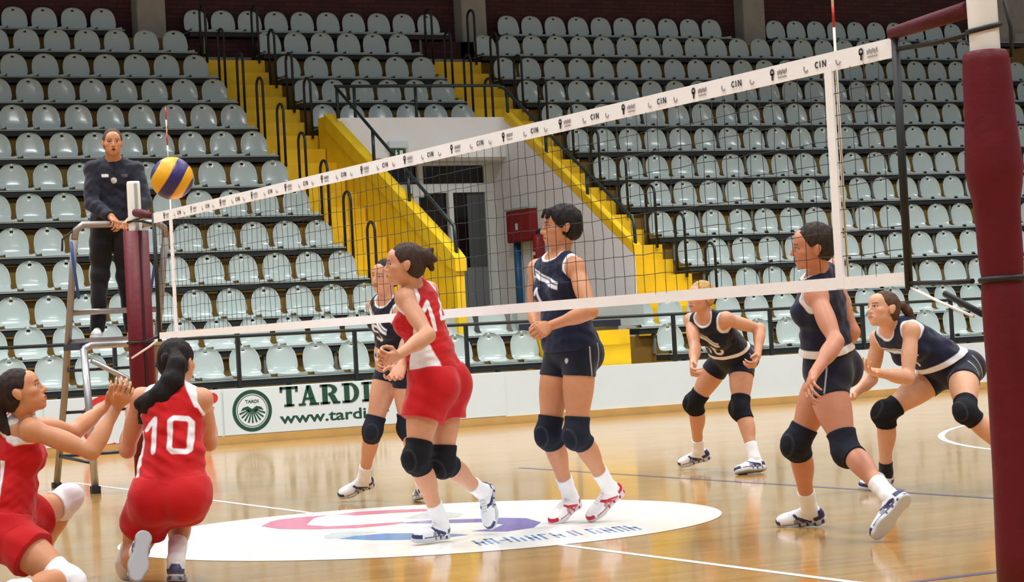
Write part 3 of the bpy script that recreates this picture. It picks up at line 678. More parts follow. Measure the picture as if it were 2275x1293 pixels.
def person(name, J, label, hair, skin, shirt, short, opt):
    """name, joints in metres, label, and dictionaries for hair and clothing; one body mesh with hair and clothing as its children"""
    J = {a: (np.array(b) if isinstance(b, (list, tuple)) else b) for a, b in J.items()}
    k = J['H']/1.75; h = opt.get('h', .0045); male = opt.get('male', False)
    P, N, Hd = J['pelvis'], J['neck'], J['head']
    up = unit(N-P); L = np.linalg.norm(N-P)
    cf = np.array([J['torso_left'], J['torso_fwd'], np.cross(J['torso_fwd'], J['torso_left'])])
    pl, pf = J['pelvis_left'], J['pelvis_fwd']; pF = np.array([pl, pf, np.cross(pf, pl)])
    mF = cf+pF; mF = np.array([unit(mF[0]), unit(mF[1]), unit(np.cross(mF[1], mF[0]))])
    def tp(s, lat=0, fw=0, F=mF): return P+up*s*L+F[0]*lat*k+F[1]*fw*k
    g = opt.get('girth', 1.0)
    E = lambda c, r, F, kk: EL(c, np.array(r)*k*g, F, kk)
    sd = {'L': 1, 'R': -1}
    tor = [E(tp(.03, F=pF), (.160, .112, .125), pF, .04), E(tp(.22, F=pF), (.142, .100, .12), pF, .05), E(tp(.40), (.124, .092, .13), mF, .05),
           E(tp(.66, fw=-.006, F=cf), (.140, .104, .165), cf, .05), E(tp(.86, fw=-.012, F=cf), (.148, .082, .085), cf, .04)]
    if not male:
        tor += [E(tp(.665, s*.066, .070, cf), (.062, .056, .062), cf, .035) for s in (1, -1)]
    else: tor += [E(tp(.70, 0, .045, cf), (.135, .065, .10), cf, .04), E(tp(.8, fw=-.01, F=cf), (.168, .09, .11), cf, .05)]
    tor += [E(tp(-.05, s*.074, -.055, pF), (.086, .084, .098), pF, .035) for s in (1, -1)]
    HF = head_frame(J['head_fwd'], V3(0, 0, 1)*.5+up*.5, opt.get('pitch', 0), opt.get('roll', 0))
    hk = k*opt.get('head_scale', .985)
    neckb = Hd-HF[2]*.060*hk-HF[1]*.020*hk
    nr = .060 if male else .052
    nk = [RC(N-up*.02*k, neckb, nr*k*1.06, nr*k, .03)]
    for s in 'LR':
        S = J['shoulder'+s]
        nk.append(RC(N+up*.012*k-cf[1]*.012, N*.25+S*.75+up*.004, .044*k, .040*k, .035))
        nk.append(RC(N-up*.05*k+cf[1]*.02, S*.7+N*.3-up*.03*k+cf[1]*.012, .05*k, .05*k, .035))
    arms, legs, hands = {}, {}, {}
    am = 1.16 if male else 1.0
    for s in 'LR':
        S, El, W, Hh = J['shoulder'+s], J['elbow'+s], J['wrist'+s], J['hand'+s]
        ua = unit(El-S); fa = unit(W-El); hinge = unit(ua-fa*.999)
        arms[s] = [EL(S, np.array((.055, .055, .055))*k*am, None, .03), RC(S, El, .046*k*am, .036*k*am, .03),
                   EL(S*.5+El*.5+(-hinge)*.006*k, np.array((.042, .042, .095))*k*am, np.array(_frame(ua)), .03),
                   RC(El, W, .0375*k*am, .0265*k*am, .025), EL(El*.72+W*.28, np.array((.0415, .0415, .085))*k*am, np.array(_frame(fa)), .025)]
        pn = opt.get('palm'+s); pn = np.array(pn if pn is not None else -cf[0]*sd[s])
        hands[s] = hand_prims(W, Hh, pn, s == 'L', k*opt.get('hand_scale', 1.0), *opt.get('grip'+s, (.5, .5, .12)))
        Hp, Kn, An = J['hip'+s], J['knee'+s], J['ankle'+s]
        tu = unit(Kn-Hp); ts = unit(An-Kn); fwd = unit(tu-ts) if np.linalg.norm(tu-ts) > .12 else unit(pf-tu*(pf@tu))
        tg = opt.get('thigh', 1.0)
        legs[s] = [RC(Hp-tu*.0, Kn, .088*k*tg, .057*k, .04), EL(Hp*.62+Kn*.38+fwd*.012*k, np.array((.080*tg, .084*tg, .17))*k, np.array(_frame(tu)), .04),
                   EL(Kn+fwd*.008*k, np.array((.055, .055, .062))*k, np.array(_frame(tu)), .03),
                   RC(Kn, An, .052*k, .036*k, .03), EL(Kn*.70+An*.30-fwd*.020*k, np.array((.053, .053, .115))*k, np.array(_frame(ts)), .03)]
        legs[s][0].hem = None
    kF = {}
    fT = field(tor+nk, h, .05); fH = field(head_prims(Hd, HF, hk, male), h)
    fA = {s: field(arms[s], h) for s in 'LR'}; fL = {s: field(legs[s], h, .045) for s in 'LR'}; fG = {s: field(hands[s], h) for s in 'LR'}
    ff, feet = {}, {}
    for s in 'LR':
        o, F = foot_frame(J['ankle'+s], J['toe'+s], J['knee'+s], k); feet[s] = (o, F)
        w = lambda x, y, z: o+(F[0]*x+F[1]*y+F[2]*z)*k
        ff[s] = field([RC(J['ankle'+s], w(.055, 0, .045), .034*k, .030*k, .02), RC(w(.045, 0, .04), w(.19, 0, .035), .028*k, .026*k, .02), RC(w(.17, 0, .035), w(.225, 0, .03), .030*k, .02*k, .02)], h)
    allf = [fT, fH]+[d[s] for d in (fA, fL, fG, ff) for s in 'LR']
    lo = np.min([x[0].o for x in allf], 0); hi = np.max([x[0].o+x[0].n*h for x in allf], 0)
    gB = Grid(lo, hi, h); FB = np.full(tuple(gB.n), BIG, np.float32)
    paste(gB, FB, *fT, 0)
    for s in 'LR': paste(gB, FB, *fL[s], .03*k)
    for s in 'LR': paste(gB, FB, *fA[s], .022*k)
    paste(gB, FB, *fH, .018)
    for s in 'LR': paste(gB, FB, *fG[s], .010)
    for s in 'LR': paste(gB, FB, *ff[s], .012)
    # ---- body mesh and its colouring
    root = None
    vert, quads = nets(gB, FB)
    q = (vert-Hd)@HF.T/hk; x, y, z = np.abs(q[:, 0]), q[:, 1], q[:, 2]
    col = np.tile(np.array(skin, float), (len(vert), 1))
    inh = (x < .1) & (np.abs(y) < .14) & (np.abs(z) < .14)
    blush = np.exp(-(((x-.042)/.02)**2+((z+.028)/.02)**2))*inh*(y > .03)
    col *= 1-np.stack([blush*0, blush*.13, blush*.12], 1)
    lip = inh & (y > .075) & (((x/.024)**2+((z+.0645)/.0105)**2) < 1)
    col[lip] = np.array(skin)*[.80, .48, .48]
    if opt.get('mouth') == 'open':
        col[inh & (y > .07) & (((x/.014)**2+((z+.066)/.009)**2) < 1)] = lin(50, 20, 18)
    else: col[inh & (y > .075) & (x < .022) & (np.abs(z+.0645) < .0022)] *= .45
    brow = inh & (y > .06) & (np.abs(z-.0215-(x-.03)*.12*(x < .04)) < .0042) & (x > .012) & (x < .050)
    col[brow] = col[brow]*.25+np.array(hair['col'])*.75
    eyed = np.hypot((x-.031)/.0148, (z-.001)/.0056)
    eye = inh & (y > .06) & (eyed < 1)
    col[eye] = lin(206, 192, 182)
    col[inh & (y > .06) & (eyed < 1.35) & (eyed >= .86) & (z > .0)] = lin(60, 38, 30)
    col[eye & (np.hypot(x-.031, z-.001) < .0064)] = lin(44, 32, 26)
    body = mesh_obj(name, vert, quads, M['skin'], None, col)
    base = V3(P[0], P[1], min(J['toeL'][2], J['toeR'][2], J['ankleL'][2]-.09, J['ankleR'][2]-.09) if not opt.get('floor') else opt['floor'])
    me = body.data; co = np.empty(len(vert)*3, np.float32); me.vertices.foreach_get('co', co)
    me.vertices.foreach_set('co', (co.reshape(-1, 3)-base).astype(np.float32).ravel()); body.location = base
    body['_base'] = list(base); body['label'] = label; body['category'] = 'person'
    if opt.get('group'): body['group'] = opt['group']
    root = body
    loc = lambda v, c, F: (v-c)@F.T
    # ---- shirt
    lat_l = lambda X, Y, Z, F, c: [(X-c[0])*F[i, 0]+(Y-c[1])*F[i, 1]+(Z-c[2])*F[i, 2] for i in range(3)]
    bag = shirt.get('bag', 1.0); offs = shirt.get('off', .009)
    sp = tor+nk[1:]+[E(tp(.30, F=mF), (.140*bag, .104*bag, .16), mF, .05), E(tp(.08, F=pF), (.164*bag, .118*bag, .10), pF, .04)]
    if shirt.get('sleeves'):
        for s in 'LR':
            sp += [RC(a.a, a.b, a.ra+.002, a.rb+.006, .02) if isinstance(a, RC) else a for a in arms[s]]
    g1, F1 = field(sp, h, .05)
    X, Y, Z = g1.axes([(0, n) for n in g1.n])
    if shirt.get('sleeves'): F1 = smin(F1, np.float32(BIG), 0)
    fs = shirt.get('fold', 1.0)
    F1 = np.minimum(F1-offs-.0040*fs*wob(X, Y, Z*1.6, 42, hash_s(label)).astype(np.float32)-.0024*fs*wob(X, Y, Z*1.5, 95, hash_s(label)+3).astype(np.float32), F1-.0055)
    sx, sy, sz = lat_l(X, Y, Z, cf, P)           # lateral, forward, along
    su = sz/L
    px_, py_, pz_ = lat_l(X, Y, Z, pF, P)
    hem = shirt.get('hem', -.10)*L
    F1 = smax(F1, (hem-pz_).astype(np.float32), .006)
    nc = N+up*.055*k+cf[1]*(.030+.02*shirt.get('vneck', 0))*k
    nd = np.sqrt(((X-nc[0])**2+(Y-nc[1])**2+(Z-nc[2])**2)).astype(np.float32)
    nR = (.074+.02*shirt.get('vneck', 0))*k if not shirt.get('sleeves') else .068*k
    F1 = smax(F1, nR-nd, .006)
    if not shirt.get('sleeves'):
        lim = arm_lim(su, k)
        F1 = smax(F1, (np.abs(sx)-lim).astype(np.float32), .008)
    else:
        for s in 'LR':
            W, El = J['wrist'+s], J['elbow'+s]; d = unit(W-El)
            near = ((X-W[0])*d[0]+(Y-W[1])*d[1]+(Z-W[2])*d[2]+.012).astype(np.float32)
            close = (np.sqrt((X-W[0])**2+(Y-W[1])**2+(Z-W[2])**2)).astype(np.float32)
            F1 = np.where(close < .09, np.maximum(F1, near), F1)
    vs, qs = nets(g1, F1)
    a = loc(vs, P, cf); b = loc(vs, P, pF); su = a[:, 2]/L; ndv = np.linalg.norm(vs-nc, axis=1)
    col = np.tile(np.array(shirt['col'], float), (len(vs), 1))
    shirt['paint'](col, dict(u=a[:, 0], f=a[:, 1], s=su, z=a[:, 2], pu=b[:, 0], pf=b[:, 1], pz=b[:, 2], hem=hem, nd=ndv-nR, arm=(np.abs(a[:, 0])-arm_lim(su, k)), k=k, L=L))
    mesh_obj(shirt.get('name', 'jersey'), vs, qs, M['cloth'], root, col)
    # ---- shorts or trousers
    soff = short.get('off', .006)
    pp = [EL(t.c, t.r, t.F, t.k) for t in tor[:3]]+tor[-2:]
    gS, FS = None, None
    pieces = []
    gp, Fp = field(pp, h, .06)
    X, Y, Z = gp.axes([(0, n) for n in gp.n]); _, _, pz_ = lat_l(X, Y, Z, pF, P)
    Fp = smax(Fp-soff-.003, (pz_-short.get('waist', .17)*L).astype(np.float32), .006)
    pieces.append((gp, Fp))
    for s in 'LR':
        gl, Fl = fL[s]; Hp, Kn, An = J['hip'+s], J['knee'+s], J['ankle'+s]; tu = unit(Kn-Hp)
        if short.get('long'):
            gl, Fl = field([RC(Hp, Kn, .100*k, .074*k, .03), RC(Kn, An, .070*k, .062*k, .03)]+[EL(a.c, a.r+.014, a.F, a.k) for a in legs[s] if isinstance(a, EL)], h, .05)
            d = unit(An-Kn); X, Y, Z = gl.axes([(0, n) for n in gl.n])
            cut = ((X-An[0])*d[0]+(Y-An[1])*d[1]+(Z-An[2])*d[2]-.045).astype(np.float32)
            Fl = smax(Fl-.006*wob(X, Y, Z, 40, 5).astype(np.float32), cut, .004)
        else:
            gl, Fl = field(legs[s][:2]+legs[s][2:3], h, .05)
            X, Y, Z = gl.axes([(0, n) for n in gl.n]); t = short.get('len'+s, short.get('len', .4))*.43*k
            al = ((X-Hp[0])*tu[0]+(Y-Hp[1])*tu[1]+(Z-Hp[2])*tu[2])
            flare = short.get('flare', 0)
            Fl = smax(np.minimum(Fl-.005, Fl-soff-(flare*np.clip(al/t, 0, 1)).astype(np.float32)-.0026*short.get('fold', 1)*wob(X, Y, Z, 52, 9).astype(np.float32)), (al-t).astype(np.float32), .004)
        pieces.append((gl, Fl))
    lo = np.min([x[0].o for x in pieces], 0); hi = np.max([x[0].o+x[0].n*h for x in pieces], 0)
    gS = Grid(lo, hi, h); FS = np.full(tuple(gS.n), BIG, np.float32)
    for x in pieces: paste(gS, FS, *x, short.get('blend', .025))
    vs, qs = nets(gS, FS); b = loc(vs, P, pF)
    col = np.tile(np.array(short['col'], float), (len(vs), 1))
    if short.get('paint'): short['paint'](col, dict(u=b[:, 0], f=b[:, 1], z=b[:, 2], k=k, v=vs, J=J))
    mesh_obj('trousers' if short.get('long') else 'shorts', vs, qs, M['cloth'], root, col)
    # ---- knee pads, socks, shoes
    for s in 'LR':
        Hp, Kn, An = J['hip'+s], J['knee'+s], J['ankle'+s]
        ut, us = unit(Hp-Kn), unit(An-Kn); fw = -unit(ut+us) if np.linalg.norm(ut+us) > .1 else unit(pf)
        pad = opt.get('pads', {}).get(s)
        if pad is not None:
            ps = [RC(a.a, a.b, a.ra, a.rb, a.k) if isinstance(a, RC) else a for a in legs[s]]+[EL(Kn+fw*.030*k, np.array((.052, .046, .072))*k, np.array(_frame(unit(us-ut))), .03)]
            gk, Fk = field([x for x in ps], h, .03)
            w = gk.win(Kn-.16, Kn+.16, 0); sl = tuple(slice(p0, p1) for p0, p1 in w)
            X, Y, Z = gk.axes(w)
            Fk = np.ascontiguousarray(Fk[sl])-.0085-.0012*wob(X, Y, Z, 120, 4).astype(np.float32)
            dt = (X-Kn[0])*ut[0]+(Y-Kn[1])*ut[1]+(Z-Kn[2])*ut[2]; ds = (X-Kn[0])*us[0]+(Y-Kn[1])*us[1]+(Z-Kn[2])*us[2]
            Fk = smax(smax(Fk, (dt-.098*k).astype(np.float32), .006), (ds-.088*k).astype(np.float32), .006)
            g2 = Grid(gk.o, gk.o, h); g2.o = gk.o+np.array([p0 for p0, _ in w])*h; g2.n = np.array(Fk.shape)
            vs, qs = nets(g2, Fk)
            col = np.tile(np.array(pad, float), (len(vs), 1)); lw = loc(vs, Kn, np.array([unit(us-ut), fw, np.cross(unit(us-ut), fw)]))
            ring = np.abs(np.hypot(lw[:, 0]/.062, lw[:, 2]/.048)-1) < .10
            col[ring & (lw[:, 1] > .02)] = col[ring & (lw[:, 1] > .02)]*1.0+.018
            mesh_obj('knee_pad', vs, qs, M['pad'], root, col)
        sk = opt.get('socks', {}).get(s)
        if sk is not None:
            hgt, scol = sk
            gk, Fk = fL[s]; sp2 = field([x for x in legs[s][3:]]+[RC(An, feet[s][0]+(feet[s][1][0]*.06+feet[s][1][2]*.04)*k, .036*k, .034*k, .02)], h, .03)
            gk, Fk = sp2; w = gk.win(np.minimum(An+us*-hgt, An)-.08, np.maximum(An-us*hgt, An)+.08, 0); sl = tuple(slice(p0, p1) for p0, p1 in w)
            X, Y, Z = gk.axes(w); Fk = np.ascontiguousarray(Fk[sl])-.006-.0015*wob(X, Y, Z, 110, 8).astype(np.float32)
            dn = -((X-An[0])*us[0]+(Y-An[1])*us[1]+(Z-An[2])*us[2])
            Fk = smax(Fk, (dn-hgt).astype(np.float32), .004)
            g2 = Grid(gk.o, gk.o, h); g2.o = gk.o+np.array([p0 for p0, _ in w])*h; g2.n = np.array(Fk.shape)
            vs, qs = nets(g2, Fk); mesh_obj('sock', vs, qs, M['cloth'], root, np.tile(np.array(scol, float), (len(vs), 1)))
        o, F = feet[s]; sh = opt['shoes']; hs = min(h, .004)
        w = lambda x, y, z: o+(F[0]*x+F[1]*y+F[2]*z)*k
        Es = lambda c, r, kk: EL(w(*c), np.array(r)*k, F, kk)
        up_ = [Es((.045, 0, .048), (.046, .035, .050), .02), Es((.115, 0, .048), (.075, .037, .042), .03), Es((.19, 0, .036), (.062, .044, .032), .03),
               Es((.232, 0, .030), (.042, .036, .026), .02), RC(w(.066, 0, .06), w(.068, 0, .098), .042*k, .040*k, .02), RC(w(.11, 0, .075), w(.085, 0, .105), .022*k, .022*k, .02)]
        gk, Fk = field(up_, hs); X, Y, Z = gk.axes([(0, n) for n in gk.n]); lx, ly, lz = lat_l(X, Y, Z, F, o)
        Fk = smax(smax(Fk, (lz-.104*k).astype(np.float32), .006), (.012*k-lz).astype(np.float32), .004)
        vs, qs = nets(gk, Fk); l = loc(vs, o, F)/k
        col = np.tile(np.array(sh['col'], float), (len(vs), 1)); ac = np.array(sh['acc'], float)
        st = (np.abs(l[:, 0]-.125-(l[:, 2]-.05)*1.1) < .011) | ((np.abs(l[:, 2]-.045-(l[:, 0]-.09)*.35) < .009) & (l[:, 0] > .06) & (l[:, 0] < .15))
        col[st & (np.abs(l[:, 1]) > .018)] = ac
        col[(l[:, 0] > .238) & (l[:, 2] < .046)] = ac
        col[(l[:, 2] < .032) & (l[:, 0] > .055) & (l[:, 0] < .225)] = ac*.6+.12
        col[(l[:, 0] < .05) & (l[:, 2] > .035) & (l[:, 2] < .062)] = ac
        col[(l[:, 0] > .13) & (l[:, 0] < .16) & (l[:, 2] > .03) & (l[:, 2] < .055)] = ac*.5+.25
        col[(l[:, 0] < .022) & (l[:, 2] > .05) & (l[:, 2] < .085)] = ac
        col[(np.abs(l[:, 1]) < .016) & (l[:, 0] > .10) & (l[:, 0] < .19) & (np.sin(l[:, 0]*420) > .2) & (l[:, 2] > .05)] *= .72
        shoe = mesh_obj('shoe', vs, qs, M['shoe'], root, col)
        so = [RC(w(.036, 0, .012), w(.037, 0, .014), .036*k, .036*k, .02), RC(w(.05, 0, .013), w(.17, 0, .013), .033*k, .040*k, .03), RC(w(.185, 0, .013), w(.19, 0, .013), .047*k, .047*k, .03), RC(w(.2, 0, .013), w(.238, 0, .016), .042*k, .037*k, .02)]
        gk, Fk = field(so, hs); X, Y, Z = gk.axes([(0, n) for n in gk.n]); lx, ly, lz = lat_l(X, Y, Z, F, o)
        Fk = smax(Fk, (np.abs(lz-.013*k)-.013*k).astype(np.float32), .006)
        vs, qs = nets(gk, Fk); l = loc(vs, o, F)/k
        col = np.tile(np.array(sh['sole'], float), (len(vs), 1)); col[(l[:, 2] > .008) & (np.sin(l[:, 0]*150) > .55) & (l[:, 0] < .14)] = ac
        sm = mesh_obj('sole', vs, qs, M['shoe'], shoe, col)
    # ---- hair
    hc = np.array(hair['col'], float); wH = lambda x, y, z: Hd+(HF[0]*x+HF[1]*y+HF[2]*z)*hk
    vol = hair.get('vol', .010)
    hp = [EL(wH(0, -.016, .030), np.array((.0735+vol, .093+vol*.8, .084+vol))*hk, HF, .02)]
    hp += [EL(wH(0, -.045, -.020), np.array((.066+vol*.6, .055+vol, .06))*hk, HF, .03)]
    gh, Fh = field(hp, h, .02)
    X, Y, Z = gh.axes([(0, n) for n in gh.n]); lx, ly, lz = [c/hk for c in lat_l(X, Y, Z, HF, Hd)]
    hy, hz = hair.get('line', (.074, .066))
    cut = .80*(ly-hy)-.60*(lz-hz)
    ear = hair.get('ear', .0)
    Fh = smax(Fh, (cut*hk).astype(np.float32), .010)
    Fh = smax(Fh, ((.034-np.sqrt((np.abs(lx)-.088)**2+(ly+.004)**2+(lz+.012)**2))*hk).astype(np.float32), .006) if not ear else Fh
    tail = hair.get('extra')
    if tail:
        ex = tail(wH, HF, hk)
        ge, Fe = field(ex, h, .02)
        lo = np.minimum(gh.o, ge.o); hi = np.maximum(gh.o+gh.n*h, ge.o+ge.n*h); gq = Grid(lo, hi, h); Fq = np.full(tuple(gq.n), BIG, np.float32)
        paste(gq, Fq, gh, Fh, 0); paste(gq, Fq, ge, Fe, .012); gh, Fh = gq, Fq
    X, Y, Z = gh.axes([(0, n) for n in gh.n])
    Fh = Fh-hair.get('rough', .0018)*wob(X, Y, Z*.35, 190, 11).astype(np.float32)-.0009*wob(X, Y, Z*.25, 420, 12).astype(np.float32)
    vs, qs = nets(gh, Fh, 1)
    l = loc(vs, Hd, HF)/hk
    rs = np.random.RandomState(3); t = np.zeros(len(vs))
    for i in range(4):
        v = rs.normal(size=3)*[1, .25, .35]; t += np.sin(l@(v*260)+rs.uniform(0, 6))
    col = hc[None, :]*(1+.20*t[:, None]/2)
    if hair.get('tip') is not None: pass
    mesh_obj('hair', vs, qs, M['hair'], root, np.clip(col, .001, 1))
    if hair.get('tie') is not None:
        c, r, tc = hair['tie']; gt, Ft = field([EL(wH(*c), np.array((r, r*.8, r))*hk, HF, .01)], .004)
        vs, qs = nets(gt, Ft); mesh_obj('hair_tie', vs, qs, M['cloth'], root, np.tile(np.array(tc, float), (len(vs), 1)))
    del body['_base']
    return root
def arm_lim(s, k): return (.136+np.clip(.86-s, 0, 1)*.24+np.clip(.64-s, 0, 1)*.8)*k
def _frame(d):                              # rows: two side axes and d (long axis last)
    d = unit(d); a = np.cross(d, V3(.3, .5, .81)); a = unit(a); return [a, np.cross(d, a), d]
def hash_s(s): return sum(ord(c)*(i+3) for i, c in enumerate(s)) % 9973
WHO = 'ABCDEFGHI'
# joints in metres: pelvis, neck, head, chest forward and left, hips forward and left, face forward; then per side shoulder, elbow, wrist, hand, hip, knee, ankle, toe; last the body height
JN = {
    'A': ((-0.343, -1.089, 0.888), (-0.445, -1.057, 1.410), (-0.526, -1.140, 1.537), (-0.569, 0.806, -0.162), (-0.800, -0.588, -0.120), (-0.587, 0.806, -0.082), (-0.804, -0.592, -0.060), (-0.909, 0.417, -0.000), (-0.543, -1.161, 1.353), (-0.517, -1.379, 1.145), (-0.744, -1.456, 1.042), (-0.858, -1.537, 1.028), (-0.414, -1.142, 0.882), (-0.533, -1.175, 0.482), (-0.345, -1.038, 0.112), (-0.530, -1.094, 0.039), (-0.313, -0.968, 1.389), (-0.435, -0.914, 1.102), (-0.561, -1.111, 0.989), (-0.650, -1.175, 0.900), (-0.272, -1.037, 0.893), (-0.313, -1.046, 0.438), (0.013, -0.836, 0.245), (0.041, -0.869, 0.040), 1.76),
    'B': ((0.626, -0.852, 1.016), (0.574, -0.845, 1.557), (0.585, -0.888, 1.732), (-0.976, -0.199, -0.091), (0.196, -0.980, 0.032), (-0.979, -0.197, -0.046), (0.197, -0.980, 0.016), (-0.968, 0.253, -0.000), (0.600, -1.012, 1.491), (0.584, -1.192, 1.232), (0.434, -0.975, 1.163), (0.307, -1.038, 1.126), (0.644, -0.942, 1.018), (0.588, -0.938, 0.532), (0.861, -0.790, 0.202), (0.732, -0.739, 0.005), (0.533, -0.667, 1.500), (0.590, -0.485, 1.247), (0.488, -0.725, 1.165), (0.406, -0.832, 1.106), (0.607, -0.761, 1.015), (0.513, -0.736, 0.539), (0.708, -0.588, 0.159), (0.555, -0.634, 0.015), 1.84),
    'C': ((3.640, 2.170, 0.859), (3.279, 1.954, 1.174), (3.214, 1.909, 1.329), (-0.633, -0.064, -0.771), (0.355, -0.909, -0.216), (-0.849, -0.292, -0.440), (0.362, -0.928, -0.083), (-0.974, -0.231, -0.000), (3.366, 1.815, 1.156), (3.660, 1.816, 1.068), (3.545, 1.690, 0.867), (3.452, 1.621, 0.785), (3.672, 2.087, 0.852), (3.544, 1.963, 0.479), (3.542, 1.799, 0.105), (3.350, 1.759, 0.034), (3.253, 2.123, 1.160), (3.152, 1.917, 0.958), (3.013, 1.734, 0.830), (2.933, 1.634, 0.767), (3.607, 2.253, 0.867), (3.457, 2.476, 0.527), (3.583, 2.662, 0.150), (3.502, 2.824, 0.047), 1.78),
    'D': ((1.244, -2.559, 0.867), (1.082, -2.725, 1.345), (1.019, -2.796, 1.493), (-0.581, 0.809, 0.086), (-0.755, -0.497, -0.428), (-0.558, 0.829, 0.048), (-0.815, -0.536, -0.219), (-0.878, 0.479, 0.000), (1.011, -2.822, 1.239), (0.974, -3.016, 1.001), (0.773, -3.101, 0.849), (0.676, -3.178, 0.774), (1.170, -2.607, 0.847), (1.166, -2.778, 0.441), (1.149, -3.159, 0.215), (1.041, -3.155, 0.034), (1.225, -2.627, 1.382), (1.308, -2.688, 1.043), (1.331, -2.465, 0.899), (1.352, -2.326, 0.864), (1.317, -2.510, 0.887), (1.136, -2.373, 0.470), (1.317, -2.187, 0.103), (1.232, -2.010, 0.026), 1.80),
    'E': ((3.418, -0.795, 0.749), (2.972, -0.758, 1.035), (2.868, -0.828, 1.160), (-0.540, -0.210, -0.815), (0.057, -0.975, 0.213), (-0.876, -0.087, -0.474), (0.058, -0.995, 0.076), (-1.000, -0.024, -0.000), (3.003, -0.922, 1.015), (2.914, -0.981, 0.725), (2.653, -1.002, 0.775), (2.525, -1.061, 0.806), (3.423, -0.885, 0.756), (3.202, -1.166, 0.498), (3.508, -1.232, 0.185), (3.361, -1.316, 0.059), (2.994, -0.591, 0.976), (3.035, -0.429, 0.716), (2.809, -0.541, 0.630), (2.694, -0.622, 0.597), (3.412, -0.705, 0.742), (3.018, -0.577, 0.497), (3.092, -0.449, 0.105), (2.892, -0.450, 0.037), 1.80),
    'F': ((0.818, 2.076, 0.965), (0.649, 1.844, 1.405), (0.630, 1.794, 1.571), (-0.923, -0.053, -0.380), (0.212, -0.896, -0.390), (-0.960, -0.185, -0.212), (0.226, -0.955, -0.190), (-0.919, -0.396, -0.000), (0.699, 1.709, 1.304), (0.899, 1.853, 1.123), (0.687, 1.733, 1.023), (0.581, 1.649, 0.981), (0.838, 1.990, 0.948), (0.852, 2.057, 0.514), (0.852, 1.853, 0.128), (0.885, 2.031, 0.025), (0.637, 2.011, 1.376), (0.722, 2.129, 1.106), (0.613, 1.915, 0.998), (0.530, 1.807, 0.955), (0.797, 2.161, 0.982), (0.645, 2.189, 0.511), (0.666, 2.449, 0.163), (0.509, 2.527, 0.051), 1.78),
    'G': ((-2.127, -1.805, 0.434), (-2.050, -1.706, 0.937), (-1.999, -1.614, 1.073), (0.550, 0.800, -0.241), (-0.822, 0.569, 0.014), (0.564, 0.817, -0.121), (-0.822, 0.569, 0.007), (0.728, 0.686, 0.000), (-2.193, -1.619, 0.906), (-2.229, -1.458, 0.652), (-2.146, -1.262, 0.802), (-2.114, -1.158, 0.891), (-2.200, -1.755, 0.434), (-2.252, -1.492, 0.096), (-2.331, -1.909, 0.185), (-2.405, -2.058, 0.064), (-1.945, -1.796, 0.888), (-1.855, -1.615, 0.663), (-1.790, -1.433, 0.838), (-1.761, -1.307, 0.893), (-2.054, -1.856, 0.433), (-1.966, -1.450, 0.316), (-2.117, -1.799, 0.108), (-2.057, -1.626, 0.013), 1.76),
    'H': ((-2.906, -1.635, 0.317), (-2.792, -1.651, 0.858), (-2.826, -1.773, 0.975), (0.907, -0.371, -0.202), (0.368, 0.928, -0.051), (0.924, -0.369, -0.102), (0.369, 0.929, -0.025), (0.930, -0.369, 0.000), (-2.738, -1.493, 0.810), (-2.468, -1.365, 0.757), (-2.257, -1.298, 0.893), (-2.252, -1.425, 0.954), (-2.873, -1.553, 0.315), (-2.516, -1.337, 0.423), (-2.577, -1.015, 0.140), (-2.563, -1.213, 0.084), (-2.802, -1.836, 0.796), (-2.561, -1.977, 0.681), (-2.410, -1.940, 0.890), (-2.410, -2.067, 0.950), (-2.938, -1.717, 0.319), (-2.712, -2.004, 0.089), (-3.037, -2.290, 0.102), (-3.176, -2.442, 0.087), 1.76),
    'I': ((0.088, 6.333, 2.257), (0.111, 6.278, 2.793), (0.079, 6.183, 2.938), (-0.259, -0.962, -0.088), (0.965, -0.253, -0.068), (-0.255, -0.966, -0.044), (0.967, -0.254, -0.034), (-0.220, -0.975, 0.000), (0.287, 6.234, 2.703), (0.312, 6.101, 2.424), (0.143, 5.962, 2.272), (0.062, 5.859, 2.214), (0.176, 6.310, 2.254), (0.181, 6.325, 1.798), (0.236, 6.419, 1.369), (0.190, 6.227, 1.296), (-0.063, 6.329, 2.720), (-0.115, 6.239, 2.428), (-0.010, 6.033, 2.296), (0.016, 5.912, 2.223), (0.001, 6.356, 2.260), (-0.030, 6.381, 1.819), (-0.068, 6.398, 1.374), (-0.144, 6.215, 1.304), 1.80),
}
def joint_dict(t):
    d = dict(zip(('pelvis', 'neck', 'head', 'torso_fwd', 'torso_left', 'pelvis_fwd', 'pelvis_left', 'head_fwd'), t[:8]))
    for i, s in enumerate('LR'):
        for j, b in enumerate(('shoulder', 'elbow', 'wrist', 'hand', 'hip', 'knee', 'ankle', 'toe')): d[b+s] = t[8+i*8+j]
    d['H'] = t[-1]; return d
JO = {n: joint_dict(t) for n, t in JN.items()}
